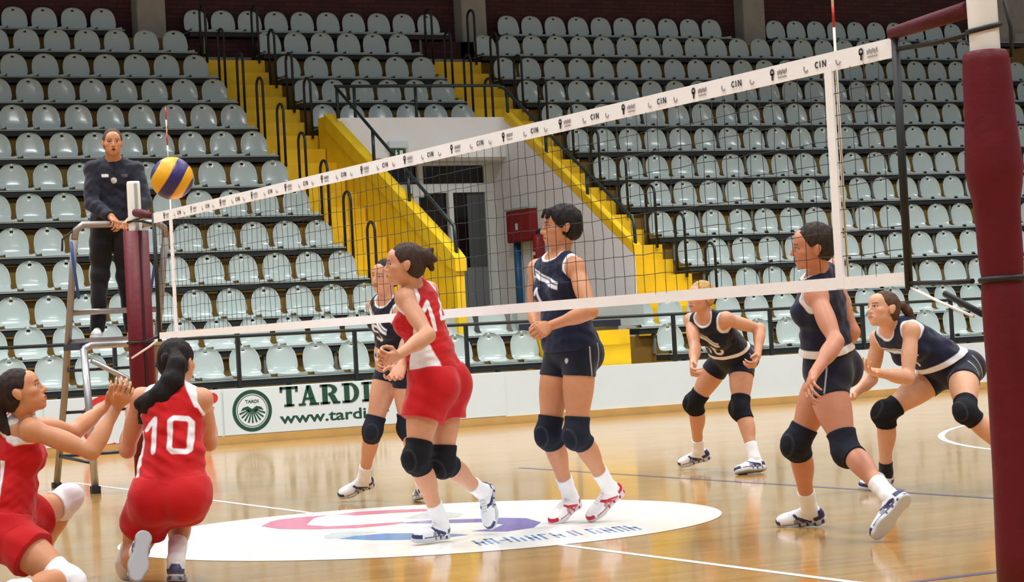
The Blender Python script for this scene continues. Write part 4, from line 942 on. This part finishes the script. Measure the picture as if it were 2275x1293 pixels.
# ---------------------------------------------------------------- the players and the referee
NAVY, WHITE, RED, BLACK = lin(20, 27, 56), lin(232, 233, 238), lin(190, 12, 20), lin(20, 22, 28)
NAVY2 = lin(16, 20, 38)
def lay(col, w, c): col[:] = col*(1-w[:, None])+np.asarray(c)*w[:, None]
def soft(t, e=.0045): return np.clip(t/e+.5, 0, 1)          # 1 where t > 0, with a soft edge of e metres
def paint_navy(num=None, numu=0., nums=.60, numh=.12, hemw=.034, band=True):
    def f(col, q):
        u, s, L = q['u'], q['s'], q['L']; fr = soft(q['f'], .01)
        if band:
            c = (s-.79)*L+u*.42
            lay(col, fr*soft(.021-np.abs(c))*soft(.115-np.abs(u))*soft((s-.55)*L), WHITE); lay(col, fr*soft(.004-np.abs(c-.006))*soft((s-.55)*L)*soft(.115-np.abs(u)), NAVY)
            lay(col, fr*soft((s-.82)*L)*soft(-u-.03)*soft(-c-.025), WHITE)
        lay(col, np.maximum(soft(.013-q['nd']), soft(q['arm']+.012*q['k'])), WHITE)
        if hemw: lay(col, soft(q['hem']+hemw-q['pz']), WHITE)
        if num: lay(col, fr*soft(numh*.085-num_d(num, u-numu, (s-nums)*L, numh)), WHITE)
    return f
def paint_red(num=None, numh=.19, numu=0., nums=.70, sidep=.11, gap=.3, side=0):
    def f(col, q):
        u, s, L = q['u'], q['s'], q['L']
        lay(col, soft(.012+sidep*np.clip((.62-s)/.62, 0, 1)-np.abs(q['pf']+.01))*soft(np.abs(q['pu'])-.05)*soft((.60-s)*L)*(soft(q['pu']*side) if side else 1), WHITE)
        lay(col, soft((s-.80)*L)*soft((np.abs(u)-.085-.25*(.97-s))), WHITE)
        lay(col, np.maximum(soft(.012-q['nd']), soft(q['arm']+.012*q['k'])), WHITE)
        if num: lay(col, soft(-q['f'], .01)*soft(numh*.078-num_d(num, -(u-numu), (s-nums)*L, numh, gap)), WHITE)
    return f
def short_paint(stripe=WHITE, logo=True):
    def f(col, q):
        side = soft(np.abs(q['u'])-.06)*soft(.06-q['z'])
        lay(col, side*np.maximum(soft(.0035-np.abs(q['f']-.015)), soft(.003-np.abs(q['f']+.055)))*.6, stripe)
        lay(col, soft(q['f']-.05)*soft(.015-np.hypot(q['u']-.085, q['z']+.055))*.7, stripe)
    return f
SK1, SK2, SK3, SK4 = lin(206, 150, 118), lin(200, 140, 102), lin(214, 162, 130), lin(198, 136, 108)
SH_NAVY = dict(col=lin(228, 230, 234), acc=lin(48, 52, 92), sole=lin(196, 200, 206)); SH_RED = dict(col=lin(236, 234, 234), acc=lin(188, 34, 52), sole=lin(206, 200, 200)); SH_GREY = dict(col=lin(226, 228, 232), acc=lin(70, 74, 110), sole=lin(150, 148, 152))
PADK = lin(24, 26, 32); PADN = lin(30, 34, 46)
navy_short = dict(col=NAVY2, len=.34, paint=short_paint(), waist=.21)
navy_low = dict(col=NAVY2, len=.34, paint=short_paint(), waist=.05)
red_short = dict(col=RED, len=.48, off=.016, flare=.016, fold=2.2, waist=.14, blend=.07)
SOCK = lin(238, 238, 240)
def C_chain(pts, rs, k=.012): return lambda w, F, hk: [RC(w(*a), w(*b), ra*hk, rb*hk, k) for a, b, ra, rb in zip(pts[:-1], pts[1:], rs[:-1], rs[1:])]
hd = lambda right, upv, tow: np.array(CR)*right+np.array(CU)*upv-np.array(CF)*tow
G_P = 'navy team players'
if 'A' in WHO:
    person('person', JO['A'], 'red player number 14 with dark hair crouching in front of the net, black knee pads', dict(col=lin(64, 48, 40), vol=.012, line=(.070, .070), rough=.0025,
        extra=lambda w, F, hk: [EL(w(0, -.115, .045), (.042, .040, .045), None, .02), RC(w(0, -.10, .05), w(.01, -.165, .03), .035, .018, .02), RC(w(0, -.11, .05), w(-.02, -.15, .085), .03, .012, .015), RC(w(0, -.12, .04), w(.0, -.15, -.02), .03, .015, .015)]),
        SK1, dict(col=RED, paint=paint_red('14', .155, .012, .68, gap=.2), hem=-.02, bag=1.02), red_short,
        dict(h=.0045, pitch=.06, palmL=hd(.3, .2, -.9), palmR=hd(-.2, .1, .9), gripL=(.85, .9, .05), gripR=(.25, .3, .12), pads={'L': PADK, 'R': PADK}, socks={'L': (.13, SOCK), 'R': (.11, SOCK)}, shoes=SH_NAVY, thigh=1.06))
if 'B' in WHO:
    person('person', JO['B'], 'tall navy player number 1 with short dark hair, hands clasped at the waist', dict(col=lin(30, 26, 26), vol=.019, line=(.078, .060), rough=.004,
        extra=lambda w, F, hk: [RC(w(.03, .075, .085), w(.045, .088, .05), .022, .012, .015), RC(w(-.02, .08, .085), w(-.015, .098, .055), .022, .010, .015), EL(w(0, -.07, .0), (.06, .05, .06), None, .03), RC(w(.07, -.02, .03), w(.074, .015, .0), .018, .010, .01)]),
        SK2, dict(col=NAVY, paint=paint_navy('1', -.06, .60, .11, hemw=0), hem=.0, off=.011), navy_low,
        dict(h=.0045, pitch=.06, palmL=hd(-.2, -.3, -.9), palmR=hd(.5, .4, .5), gripL=(.75, .8, .03), gripR=(.7, .8, .03), pads={'L': PADN, 'R': PADN}, socks={'L': (.14, SOCK), 'R': (.13, SOCK)}, shoes=SH_RED))
if 'C' in WHO:
    person('person', JO['C'], 'blond navy player number 10 crouching at the back of the court, arms hanging', dict(col=lin(190, 152, 92), vol=.012, line=(.07, .068), rough=.003),
        SK1, dict(col=NAVY2, paint=paint_navy('10', .0, .52, .10), hem=.16, off=.012), navy_short,
        dict(h=.0055, palmL=hd(-.9, 0, .2), palmR=hd(.9, 0, .2), gripL=(.55, .5, .08), gripR=(.6, .5, .05), pads={'L': PADK, 'R': PADK}, socks={'L': (.13, SOCK), 'R': (.10, SOCK)}, shoes=SH_NAVY))
if 'D' in WHO:
    person('person', JO['D'], 'navy player in profile with pinned up hair, striding beside the near net end', dict(col=lin(52, 40, 34), vol=.010, line=(.068, .072), rough=.003,
        extra=lambda w, F, hk: [EL(w(0, -.105, .005), (.040, .042, .045), None, .02), EL(w(0, -.085, .05), (.05, .04, .045), None, .03)]),
        SK4, dict(col=NAVY, paint=paint_navy(None, hemw=.045, band=False), hem=.17, off=.012), navy_short,
        dict(h=.0042, pitch=-.02, palmL=hd(.8, 0, -.5), palmR=hd(-.6, .2, .6), gripL=(.28, .35, .10), gripR=(.5, .5, .08), pads={'L': PADN, 'R': PADN}, socks={'L': (.14, SOCK), 'R': (.12, SOCK)}, shoes=SH_NAVY, thigh=1.12))
if 'E' in WHO:
    person('person', JO['E'], 'navy player with a brown ponytail in a low ready stance, hands held out', dict(col=lin(86, 62, 46), vol=.006, line=(.066, .074), rough=.0015,
        extra=C_chain([(0, -.10, .04), (0, -.14, .045), (.0, -.185, .02), (0, -.225, -.03), (0, -.245, -.08)], [.020, .024, .028, .024, .008])),
        SK3, dict(col=NAVY, paint=paint_navy('1', 0., .60, .12, hemw=.042), hem=.17, off=.012), navy_short,
        dict(h=.0042, pitch=.20, palmL=hd(.1, .9, .4), palmR=hd(-.1, .9, .3), gripL=(.18, .0, .14), gripR=(.2, .2, .1), pads={'L': PADK, 'R': PADK}, socks={'L': (.08, lin(24, 24, 28)), 'R': (.08, lin(24, 24, 28))}, shoes=SH_NAVY, thigh=1.05))
if 'F' in WHO:
    person('person', JO['F'], 'dark haired navy player half hidden behind the red number 14', dict(col=lin(40, 30, 28), vol=.012, line=(.07, .068)),
        SK1, dict(col=NAVY2, paint=paint_navy('5', 0., .60, .11, hemw=0), hem=.12), navy_short,
        dict(h=.0055, palmL=hd(0, -.3, -.9), palmR=hd(0, -.3, .9), gripL=(.5, .5, .08), gripR=(.4, .4, .08), pads={'L': PADN, 'R': PADN}, socks={'L': (.11, SOCK), 'R': (.11, SOCK)}, shoes=SH_NAVY))
if 'G' in WHO:
    person('person', JO['G'], 'red player number 10 seen from behind, kneeling, long black ponytail swinging left', dict(col=lin(26, 20, 22), vol=.013, line=(.07, .07), rough=.002,
        extra=(lambda w, F, hk: C_chain([(-.035, -.085, .035), (-.065, -.125, -.01), (-.055, -.165, -.09), (-.01, -.185, -.155), (.05, -.185, -.185), (.11, -.175, -.19), (.185, -.16, -.165)], [.036, .048, .054, .058, .054, .040, .010], .02)(w, F, hk)+C_chain([(-.01, -.18, -.14), (.05, -.18, -.21), (.11, -.165, -.255), (.15, -.155, -.285)], [.05, .05, .034, .008], .02)(w, F, hk)),
        tie=((0, -.108, .028), .030, lin(30, 26, 30))),
        SK1, dict(col=RED, paint=paint_red('10', .165, .0, .53, .075, side=1), hem=-.06, bag=1.04, fold=1.6), red_short,
        dict(h=.0042, palmL=hd(.5, 0, -.5), palmR=hd(-.5, 0, -.5), gripL=(.3, .3, .1), gripR=(.3, .3, .1), socks={'L': (.08, SOCK), 'R': (.17, SOCK)}, shoes=SH_GREY, pads={'L': WHITE}, thigh=1.05))
if 'H' in WHO:
    person('person', JO['H'], 'red player kneeling at the far left, looking up with both arms raised forward', dict(col=lin(48, 34, 30), vol=.010, line=(.066, .072), rough=.002,
        extra=C_chain([(0, -.095, .0), (0, -.13, -.02), (.0, -.15, -.09), (0, -.13, -.16)], [.03, .036, .036, .02])),
        SK2, dict(col=RED, paint=paint_red('1', .19, 0., .66, -.02), hem=-.03, bag=1.03, fold=1.4), red_short,
        dict(h=.0042, pitch=.36, palmL=hd(.3, .9, .2), palmR=hd(.3, .9, -.2), gripL=(.45, .4, .06), gripR=(.5, .4, .06), pads={'L': WHITE, 'R': WHITE}, socks={'L': (.10, SOCK), 'R': (.10, SOCK)}, shoes=SH_GREY, thigh=1.05))
def ref_paint(col, q):
    u, s = q['u'], q['s']; fr = q['f'] > 0
    z = (s-.76)*q['L']
    col[fr & (np.abs(u+.075) < .030) & (np.abs(z) < .013)] = lin(220, 222, 226)
    col[fr & (np.abs(u-.085) < .026) & (np.abs(z-.006) < .012)] = lin(96, 90, 100)
    col[fr & (np.hypot(u-.0, (s-.69)*q['L']) < .026)] = lin(206, 196, 190)
    col[fr & (np.abs(u) < .007) & (s > .78)] = lin(14, 15, 22)
if 'I' in WHO:
    person('person', JO['I'], 'referee in a dark long-sleeved shirt and black trousers, standing on the tall stand', dict(col=lin(84, 64, 52), vol=.010, line=(.074, .062), rough=.0012),
        SK2, dict(name='shirt', col=lin(32, 34, 48), paint=ref_paint, sleeves=True, hem=-.02, off=.012, vneck=.6), dict(col=lin(20, 20, 24), long=True, off=.010, waist=.2),
        dict(h=.0055, male=True, mouth='open', palmL=hd(0, -.9, .3), palmR=hd(0, -.9, .3), gripL=(.6, .5, .05), gripR=(.6, .5, .05), shoes=dict(col=lin(228, 226, 222), acc=lin(200, 200, 200), sole=lin(214, 212, 208))))
# ---------------------------------------------------------------- net, poles, antennas
NET = empty('volleyball_net', (0, 0, 1.24), 'white banded volleyball net with black mesh stretched across the court', 'net')
def npart(b, name, m): return b.build(name, m, NET, (0, 0, -1.24))
b = MB(); rs = random.Random(2)
zs = [2.17-.0985*i for i in range(10)]
ys = [-4.93+.1*i for i in range(99)]
jit = {(i, j): (rs.uniform(-.004, .004), rs.uniform(-.004, .004), rs.uniform(-.003, .003)) for i in range(99) for j in range(10)}
q = lambda i, j: (jit[i, j][2], ys[i]+jit[i, j][0], zs[j]+(jit[i, j][1] if 0 < j < 9 else 0))
for j in range(1, 9): b.tube([q(i, j) for i in range(99)], .0017, 4)
for i in range(99): b.tube([q(i, j) for j in range(10)], .0017, 4)
npart(b, 'mesh', 'cord_black')
def strip(y0, y1, z0, z1, x=.004, n=40, wav=.002):
    b = MB(); r = random.Random(int(y0*100)+7); P = []
    for i in range(n+1):
        y = y0+(y1-y0)*i/n; w = wav*math.sin(i*1.7)+r.uniform(-wav, wav)*.5
        P.append([b.bm.verts.new((sx*x+w, y, z)) for sx, z in ((-1, z0), (-1, z1), (1, z1), (1, z0))])
    for A, B in zip(P, P[1:]):
        for k in range(4): b.bm.faces.new((A[k], A[(k+1) % 4], B[(k+1) % 4], B[k]))
    b.bm.faces.new(P[0]); b.bm.faces.new(P[-1][::-1]); return b
TOP = npart(strip(-4.94, 4.90, 2.165, 2.245), 'top_band', 'band')
lbl(TOP, 'white top band printed with small dark marks')
npart(strip(-4.94, 4.90, 1.24, 1.292), 'bottom_band', 'band')
for y in (-4.475, 4.475):
    npart(MB().box(-.006, .006, y-.027, y+.027, 1.245, 2.20), 'side_band', 'band')
for y in (-4.95, 4.905):
    lbl(npart(MB().tube([(0, y, 1.22), (0, y, 2.24)], .017, 8), 'end_rod', 'black'), 'black end rod')
# marks along the top band, the same set every 0.667 m
bi, bs = MB(), MB()
def mk(b, y, z, w, h):                       # a small printed patch on both faces
    for s in (-1, 1): b.box(min(s*.0066, s*.0078), max(s*.0066, s*.0078), y-w/2, y+w/2, z-h/2, z+h/2)
def ringm(b, y, z, r, t, a0=0, a1=360, n=12):
    for s in (-1, 1):
        for i in range(n):
            a, c = R_(a0+(a1-a0)*i/n), R_(a0+(a1-a0)*(i+1)/n)
            pts = [(y+rr*math.cos(t_), z+rr*math.sin(t_)) for rr, t_ in ((r-t, a), (r-t, c), (r, c), (r, a))]
            b.prism(pts, 'x', s*.0066, s*.0078)
y = -4.053-.668
for i in range(15):
    yy = y+i*.667; z = 2.204
    if abs(yy) < 4.86:
        ringm(bi, yy, z+.012, .016, .008); mk(bi, yy, z-.012, .012, .022); mk(bi, yy, z+.004, .028, .006)
        for j in range(6): mk(bs, yy-.045-j*.013, z+.004+(j % 2)*.004, .008, .018)
        for j in range(5): mk(bs, yy-.05-j*.014, z-.016, .009, .006)
    yy = y+i*.667+.29
    if abs(yy) < 4.86:
        ringm(bi, yy+.032, z, .0145, .0055, 225, 495)
        mk(bi, yy+.008, z, .0055, .028); mk(bi, yy-.012, z, .0055, .028); mk(bi, yy-.034, z, .0055, .028)
        for s in (-1, 1): bi.prism([(yy-.010, z+.014), (yy-.016, z+.014), (yy-.036, z-.014), (yy-.030, z-.014)], 'x', s*.0066, s*.0078)
        ringm(bs, yy-.125, z-.004, .018, .006, -170, 30); ringm(bs, yy+.115, z-.004, .018, .006, -150, 40)
BI = bi.build('printed_marks', 'ink', TOP); BS = bs.build('printed_marks', 'ink_soft', TOP); lbl(BS, 'faint grey print')
for o in (BI, BS): o.location = (0, 0, 0)
# antennas
for y, lb in ((-4.505, 'red and white antenna above the near end of the net'), (4.52, 'red and white antenna above the far end of the net')):
    A = empty('antenna', (.018, y, 1.26), lb, 'antenna', 'net antennas')
    edges = [0, 1.09, 1.19, 1.29, 1.39, 1.49, 1.59, 1.69, 1.79]
    for i in range(len(edges)-1):
        red = i % 2 == 1
        lbl(MB().tube([(0, 0, edges[i]), (0, 0, edges[i+1])], .0058, 8).build('rod_segment', 'antenna_red' if red else 'antenna_white', A), 'red rod segment' if red else 'white rod segment')
# near pole with its pad
NP = empty('net_pole', (.005, -5.565, 0), 'white net pole in a thick dark red pad, close on the right', 'net pole')
NP.rotation_euler = (R_(-1.58), 0, 0)
MB().lathe(0, 0, [(.058, 0), (.058, 2.62), (.05, 2.65)], 32).build('post', 'pole_white', NP)
b = MB(); S = 48; rings = []
prof = [(.01, .108), (.2, .102), (.5, .092), (.9, .087), (1.17, .086), (1.2, .082), (1.236, .078), (1.27, .082), (1.33, .085), (1.45, .086), (1.53, .090), (1.6, .104), (1.66, .111), (1.74, .106), (1.86, .098), (1.98, .094), (2.07, .090), (2.10, .086), (2.11, .078)]
rs = random.Random(4)
for z, r in prof:
    off = .012*math.sin(z*3)
    rings.append([b.bm.verts.new(((r*(1+.012*math.sin(3*t+z*4)))*math.cos(t), (r*(1+.015*math.sin(2*t+z*7)))*math.sin(t), z)) for t in [2*math.pi*j/S for j in range(S)]])
for A, B in zip(rings, rings[1:]):
    for j in range(S): b.bm.faces.new((A[j], A[(j+1) % S], B[(j+1) % S], B[j])).smooth = True
b.bm.faces.new(rings[-1]); b.bm.faces.new(rings[0][::-1])
lbl(b.build('pole_pad', 'pad_red', NP), 'dark red wrap-round pad')
b = MB(); ring = lambda r, z, tube, tilt=0: b.tube([(r*math.cos(2*math.pi*i/32), r*math.sin(2*math.pi*i/32), z+tilt*math.cos(2*math.pi*i/32)) for i in range(33)], tube, 8)
ring(.062, 2.20, .010, .012); b.build('strap', 'black', NP)
b = MB(); ring(.082, 1.236, .012, 0); b.build('strap', 'black', NP)
lbl(MB().tube([(-.03, .055, 2.2), (-.045, .05, 2.15), (-.02, -.05, 2.10)], .009, 6).tube([(.075, -.04, 2.3), (.09, -.05, 2.2), (.085, -.05, 2.08)], .008, 6).build('cord', 'black', NP), 'black tension cord')
# far pole
FP = empty('net_pole', (.03, 5.5, 0), 'white net pole in a split dark red pad before the referee stand', 'net pole')
MB().lathe(0, 0, [(.055, 0), (.055, 2.53), (.05, 2.55)], 24).build('post', 'pole_white', FP)
MB().box(-.012, .012, -.066, -.05, 2.1, 2.53).build('rail_slot', 'plank', FP)
b = MB()
for s in (-1, 1):
    pts = [(.006+.098*math.cos(a), .105*math.sin(a)) for a in [-math.pi/2+math.pi*i/14 for i in range(15)]]
    pts = [(s*x, y) for x, y in pts]
    b.prism(pts if s > 0 else pts[::-1], 'z', .02, 2.14)
for f in b.bm.faces: f.smooth = len(f.verts) == 4 and abs(f.normal.z) < .5
lbl(b.build('pole_pad', 'pad_red', FP), 'dark red pad split down the middle')
MB().box(-.007, .007, -.108, -.07, .02, 2.14).build('pad_gap', 'black', FP)
b = MB(); ring(.060, 2.235, .010, .02); b.build('strap', 'black', FP)
b = MB(); ring(.110, 1.225, .011, 0); b.build('strap', 'black', FP)
# cable sleeves and ropes that tie the net to the poles
tag(MB().tube([(0, -4.93, 2.262), (0, -5.15, 2.272), (0.0, -5.43, 2.285)], [.026, .030, .033], 14).build('cable_sleeve', 'sleeve'), 'maroon padded sleeve on the net cable at the near pole', 'cable sleeve')
tag(MB().tube([(0, 4.94, 2.225), (0, 5.15, 2.258), (.01, 5.40, 2.285)], [.022, .034, .034], 14).build('cable_sleeve', 'sleeve'), 'brown padded sleeve on the net cable at the far pole', 'cable sleeve')
tag(MB().tube([(0, -4.95, 2.195), (0, -5.2, 2.185), (-.02, -5.435, 2.185)], .011, 6).build('tension_strap', 'black'), 'black strap from the net top to the near pole', 'strap')
tag(MB().tube([(0, 4.92, 2.16), (0, 5.2, 2.20), (.0, 5.43, 2.22)], .010, 6).build('tension_strap', 'black'), 'black strap from the net top to the far pole', 'strap')
tag(MB().tube([(0, -4.96, 1.245), (0, -5.2, 1.238), (-.01, -5.37, 1.236)], .011, 6).build('tension_strap', 'black'), 'black horizontal strap from the net bottom to the near red pad', 'strap')
tag(MB().tube([(0, 4.92, 1.262), (0, 5.2, 1.232), (0, 5.388, 1.225)], .011, 6).build('tension_strap', 'black'), 'black strap from the net bottom to the far red pad', 'strap')
tag(MB().tube([(.0, -4.94, 1.235), (-.01, -5.15, 1.165), (-.02, -5.375, 1.098)], .006, 6).build('tie_rope', 'band'), 'thin white rope slanting from the net bottom to the near pole', 'rope')
tag(MB().tube([(.03, -5.14, 1.195), (.03, -5.37, 1.105)], .013, 6).build('tie_strap', 'black'), 'short black strap slanting down to the near red pad', 'strap')
tag(MB().tube([(0, 4.9, 1.245), (-.02, 5.15, 1.18), (-.09, 5.385, 1.10)], .008, 6).build('tie_rope', 'band'), 'white rope slanting from the net bottom to the far pole', 'rope')
# ---------------------------------------------------------------- ball in the air
BALLC = np.array((-2.03, -1.77, 1.98))
bm = bmesh.new(); bmesh.ops.create_icosphere(bm, subdivisions=6, radius=.105)
me = bpy.data.meshes.new('volleyball'); bm.to_mesh(me); bm.free()
co = np.empty(len(me.vertices)*3, np.float32); me.vertices.foreach_get('co', co); co = co.reshape(-1, 3)
n = co/np.linalg.norm(co, axis=1)[:, None]
a, bb, c = n@np.array(CR), n@np.array(CU), -(n@np.array(CF))
t = a*.87-bb*.50; s = a*.50+bb*.87
w = t+.18*s*s-.05+.10*c*0
e = [-.78, -.40, .12, .52, .86]
blue, yel, lav = lin(52, 44, 112), lin(238, 178, 24), lin(150, 140, 190)
col = np.tile(blue, (len(w), 1))
for x0, x1 in ((e[0], e[2]-.18), (e[3], e[4])):
    wt = np.clip((w-x0)/.03+.5, 0, 1)*np.clip((x1-w)/.03+.5, 0, 1); col = col*(1-wt[:, None])+yel*wt[:, None]
seam = np.min(np.abs(w[:, None]-np.array([e[0], -.42, e[2]-.18, .24, e[3], e[4]])[None]), 1) < .014
depth_ = np.where(seam, .0012, 0)
co2 = co-n*depth_[:, None]; me.vertices.foreach_set('co', co2.astype(np.float32).ravel())
at = me.color_attributes.new('Col', 'FLOAT_COLOR', 'POINT'); cc = np.ones((len(co), 4), np.float32); cc[:, :3] = col; at.data.foreach_set('color', cc.ravel())
me.polygons.foreach_set('use_smooth', np.ones(len(me.polygons), bool)); me.materials.append(M['ball'])
o = bpy.data.objects.new('volleyball', me); COL.objects.link(o); o.location = BALLC
tag(o, 'yellow and blue striped volleyball in the air above the far net post', 'ball')
# ---------------------------------------------------------------- referee stand
RS_ = empty('referee_stand', (.1, 6.4, 0), 'tall grey tubular referee stand behind the far net pole', 'referee stand')
def rp(b, name, m, l=None):
    o = b.build(name, m, RS_, (-.1, -6.4, 0))
    if l: o['label'] = l
    return o
xa, xb = -.33, .46
for x in (xa, xb):                           # rear leg, bending into the hand rail on top
    rp(MB().tube([(x, 7.0, 0.02), (x, 6.62, .76), (x, 6.31, 1.49), (x, 6.05, 2.12)], .030, 12), 'leg', 'alu_dull')
    rp(MB().tube([(x, 5.80, .05), (x, 5.86, .66), (x, 5.93, 1.20)], .032, 12), 'leg', 'alu')
    rp(MB().box(x-.035, x+.035, 5.755, 5.835, 0, .06), 'foot_cap', 'rubber'); rp(MB().box(x-.035, x+.035, 6.96, 7.04, 0, .05), 'foot_cap', 'rubber')
rp(MB().tube([(xa, 6.05, 2.12), (xa+.01, 6.03, 2.19), (xa+.07, 6.02, 2.235), (xb-.07, 6.02, 2.235), (xb-.01, 6.03, 2.19), (xb, 6.05, 2.12)], .030, 12), 'hand_rail', 'alu_dull')
rp(MB().tube([(xa, 6.30, 1.51), (xb, 6.30, 1.51)], .026, 10), 'cross_bar', 'alu_dull')
rp(MB().tube([(xa, 5.93, 1.16), (xa+.01, 5.93, 1.20), (xa+.06, 5.93, 1.225), (xb-.06, 5.93, 1.225), (xb, 5.93, 1.18)], .032, 12), 'platform_bar', 'alu')
rp(MB().box(xa+.02, xb-.02, 5.92, 6.42, 1.258, 1.285), 'platform', 'alu')
rp(MB().box(xa-.03, xa+.03, 5.95, 6.45, 1.19, 1.245), 'side_plate', 'navy_bar', 'dark blue side plate'); rp(MB().box(xb-.03, xb+.03, 5.95, 6.45, 1.19, 1.245), 'side_plate', 'navy_bar', 'dark blue side plate')
for y, z in ((6.46, 1.02), (6.66, .66), (6.86, .28)):
    rp(MB().tube([(xa, y, z), (xb, y, z)], .014, 8), 'rung', 'navy_bar')
rp(MB().tube([(xa+.06, 5.93, 1.10), (xb-.22, 5.90, .80)], .024, 10), 'brace', 'alu'); 
rp(MB().tube([(xa, 5.82, .25), (xa, 6.86, .28)], .014, 8), 'rung', 'navy_bar'); rp(MB().tube([(xb, 5.82, .25), (xb, 6.86, .28)], .014, 8), 'rung', 'navy_bar')
for x, sx in ((xa-.03, -1), (xb-.10, 1)):
    rp(MB().tube([(x, 6.05, 2.10), (x+.005, 6.04, 1.95), (x+.05*sx*-1, 6.08, 1.62)], .013, 6), 'strap', 'strap_blue', 'blue hanging strap')
rp(MB().tube([(xa-.0, 6.03, 2.2), (xa-.10, 6.06, 2.12), (xa-.11, 6.05, 2.02)], .010, 6), 'grip', 'black', 'dark grip')
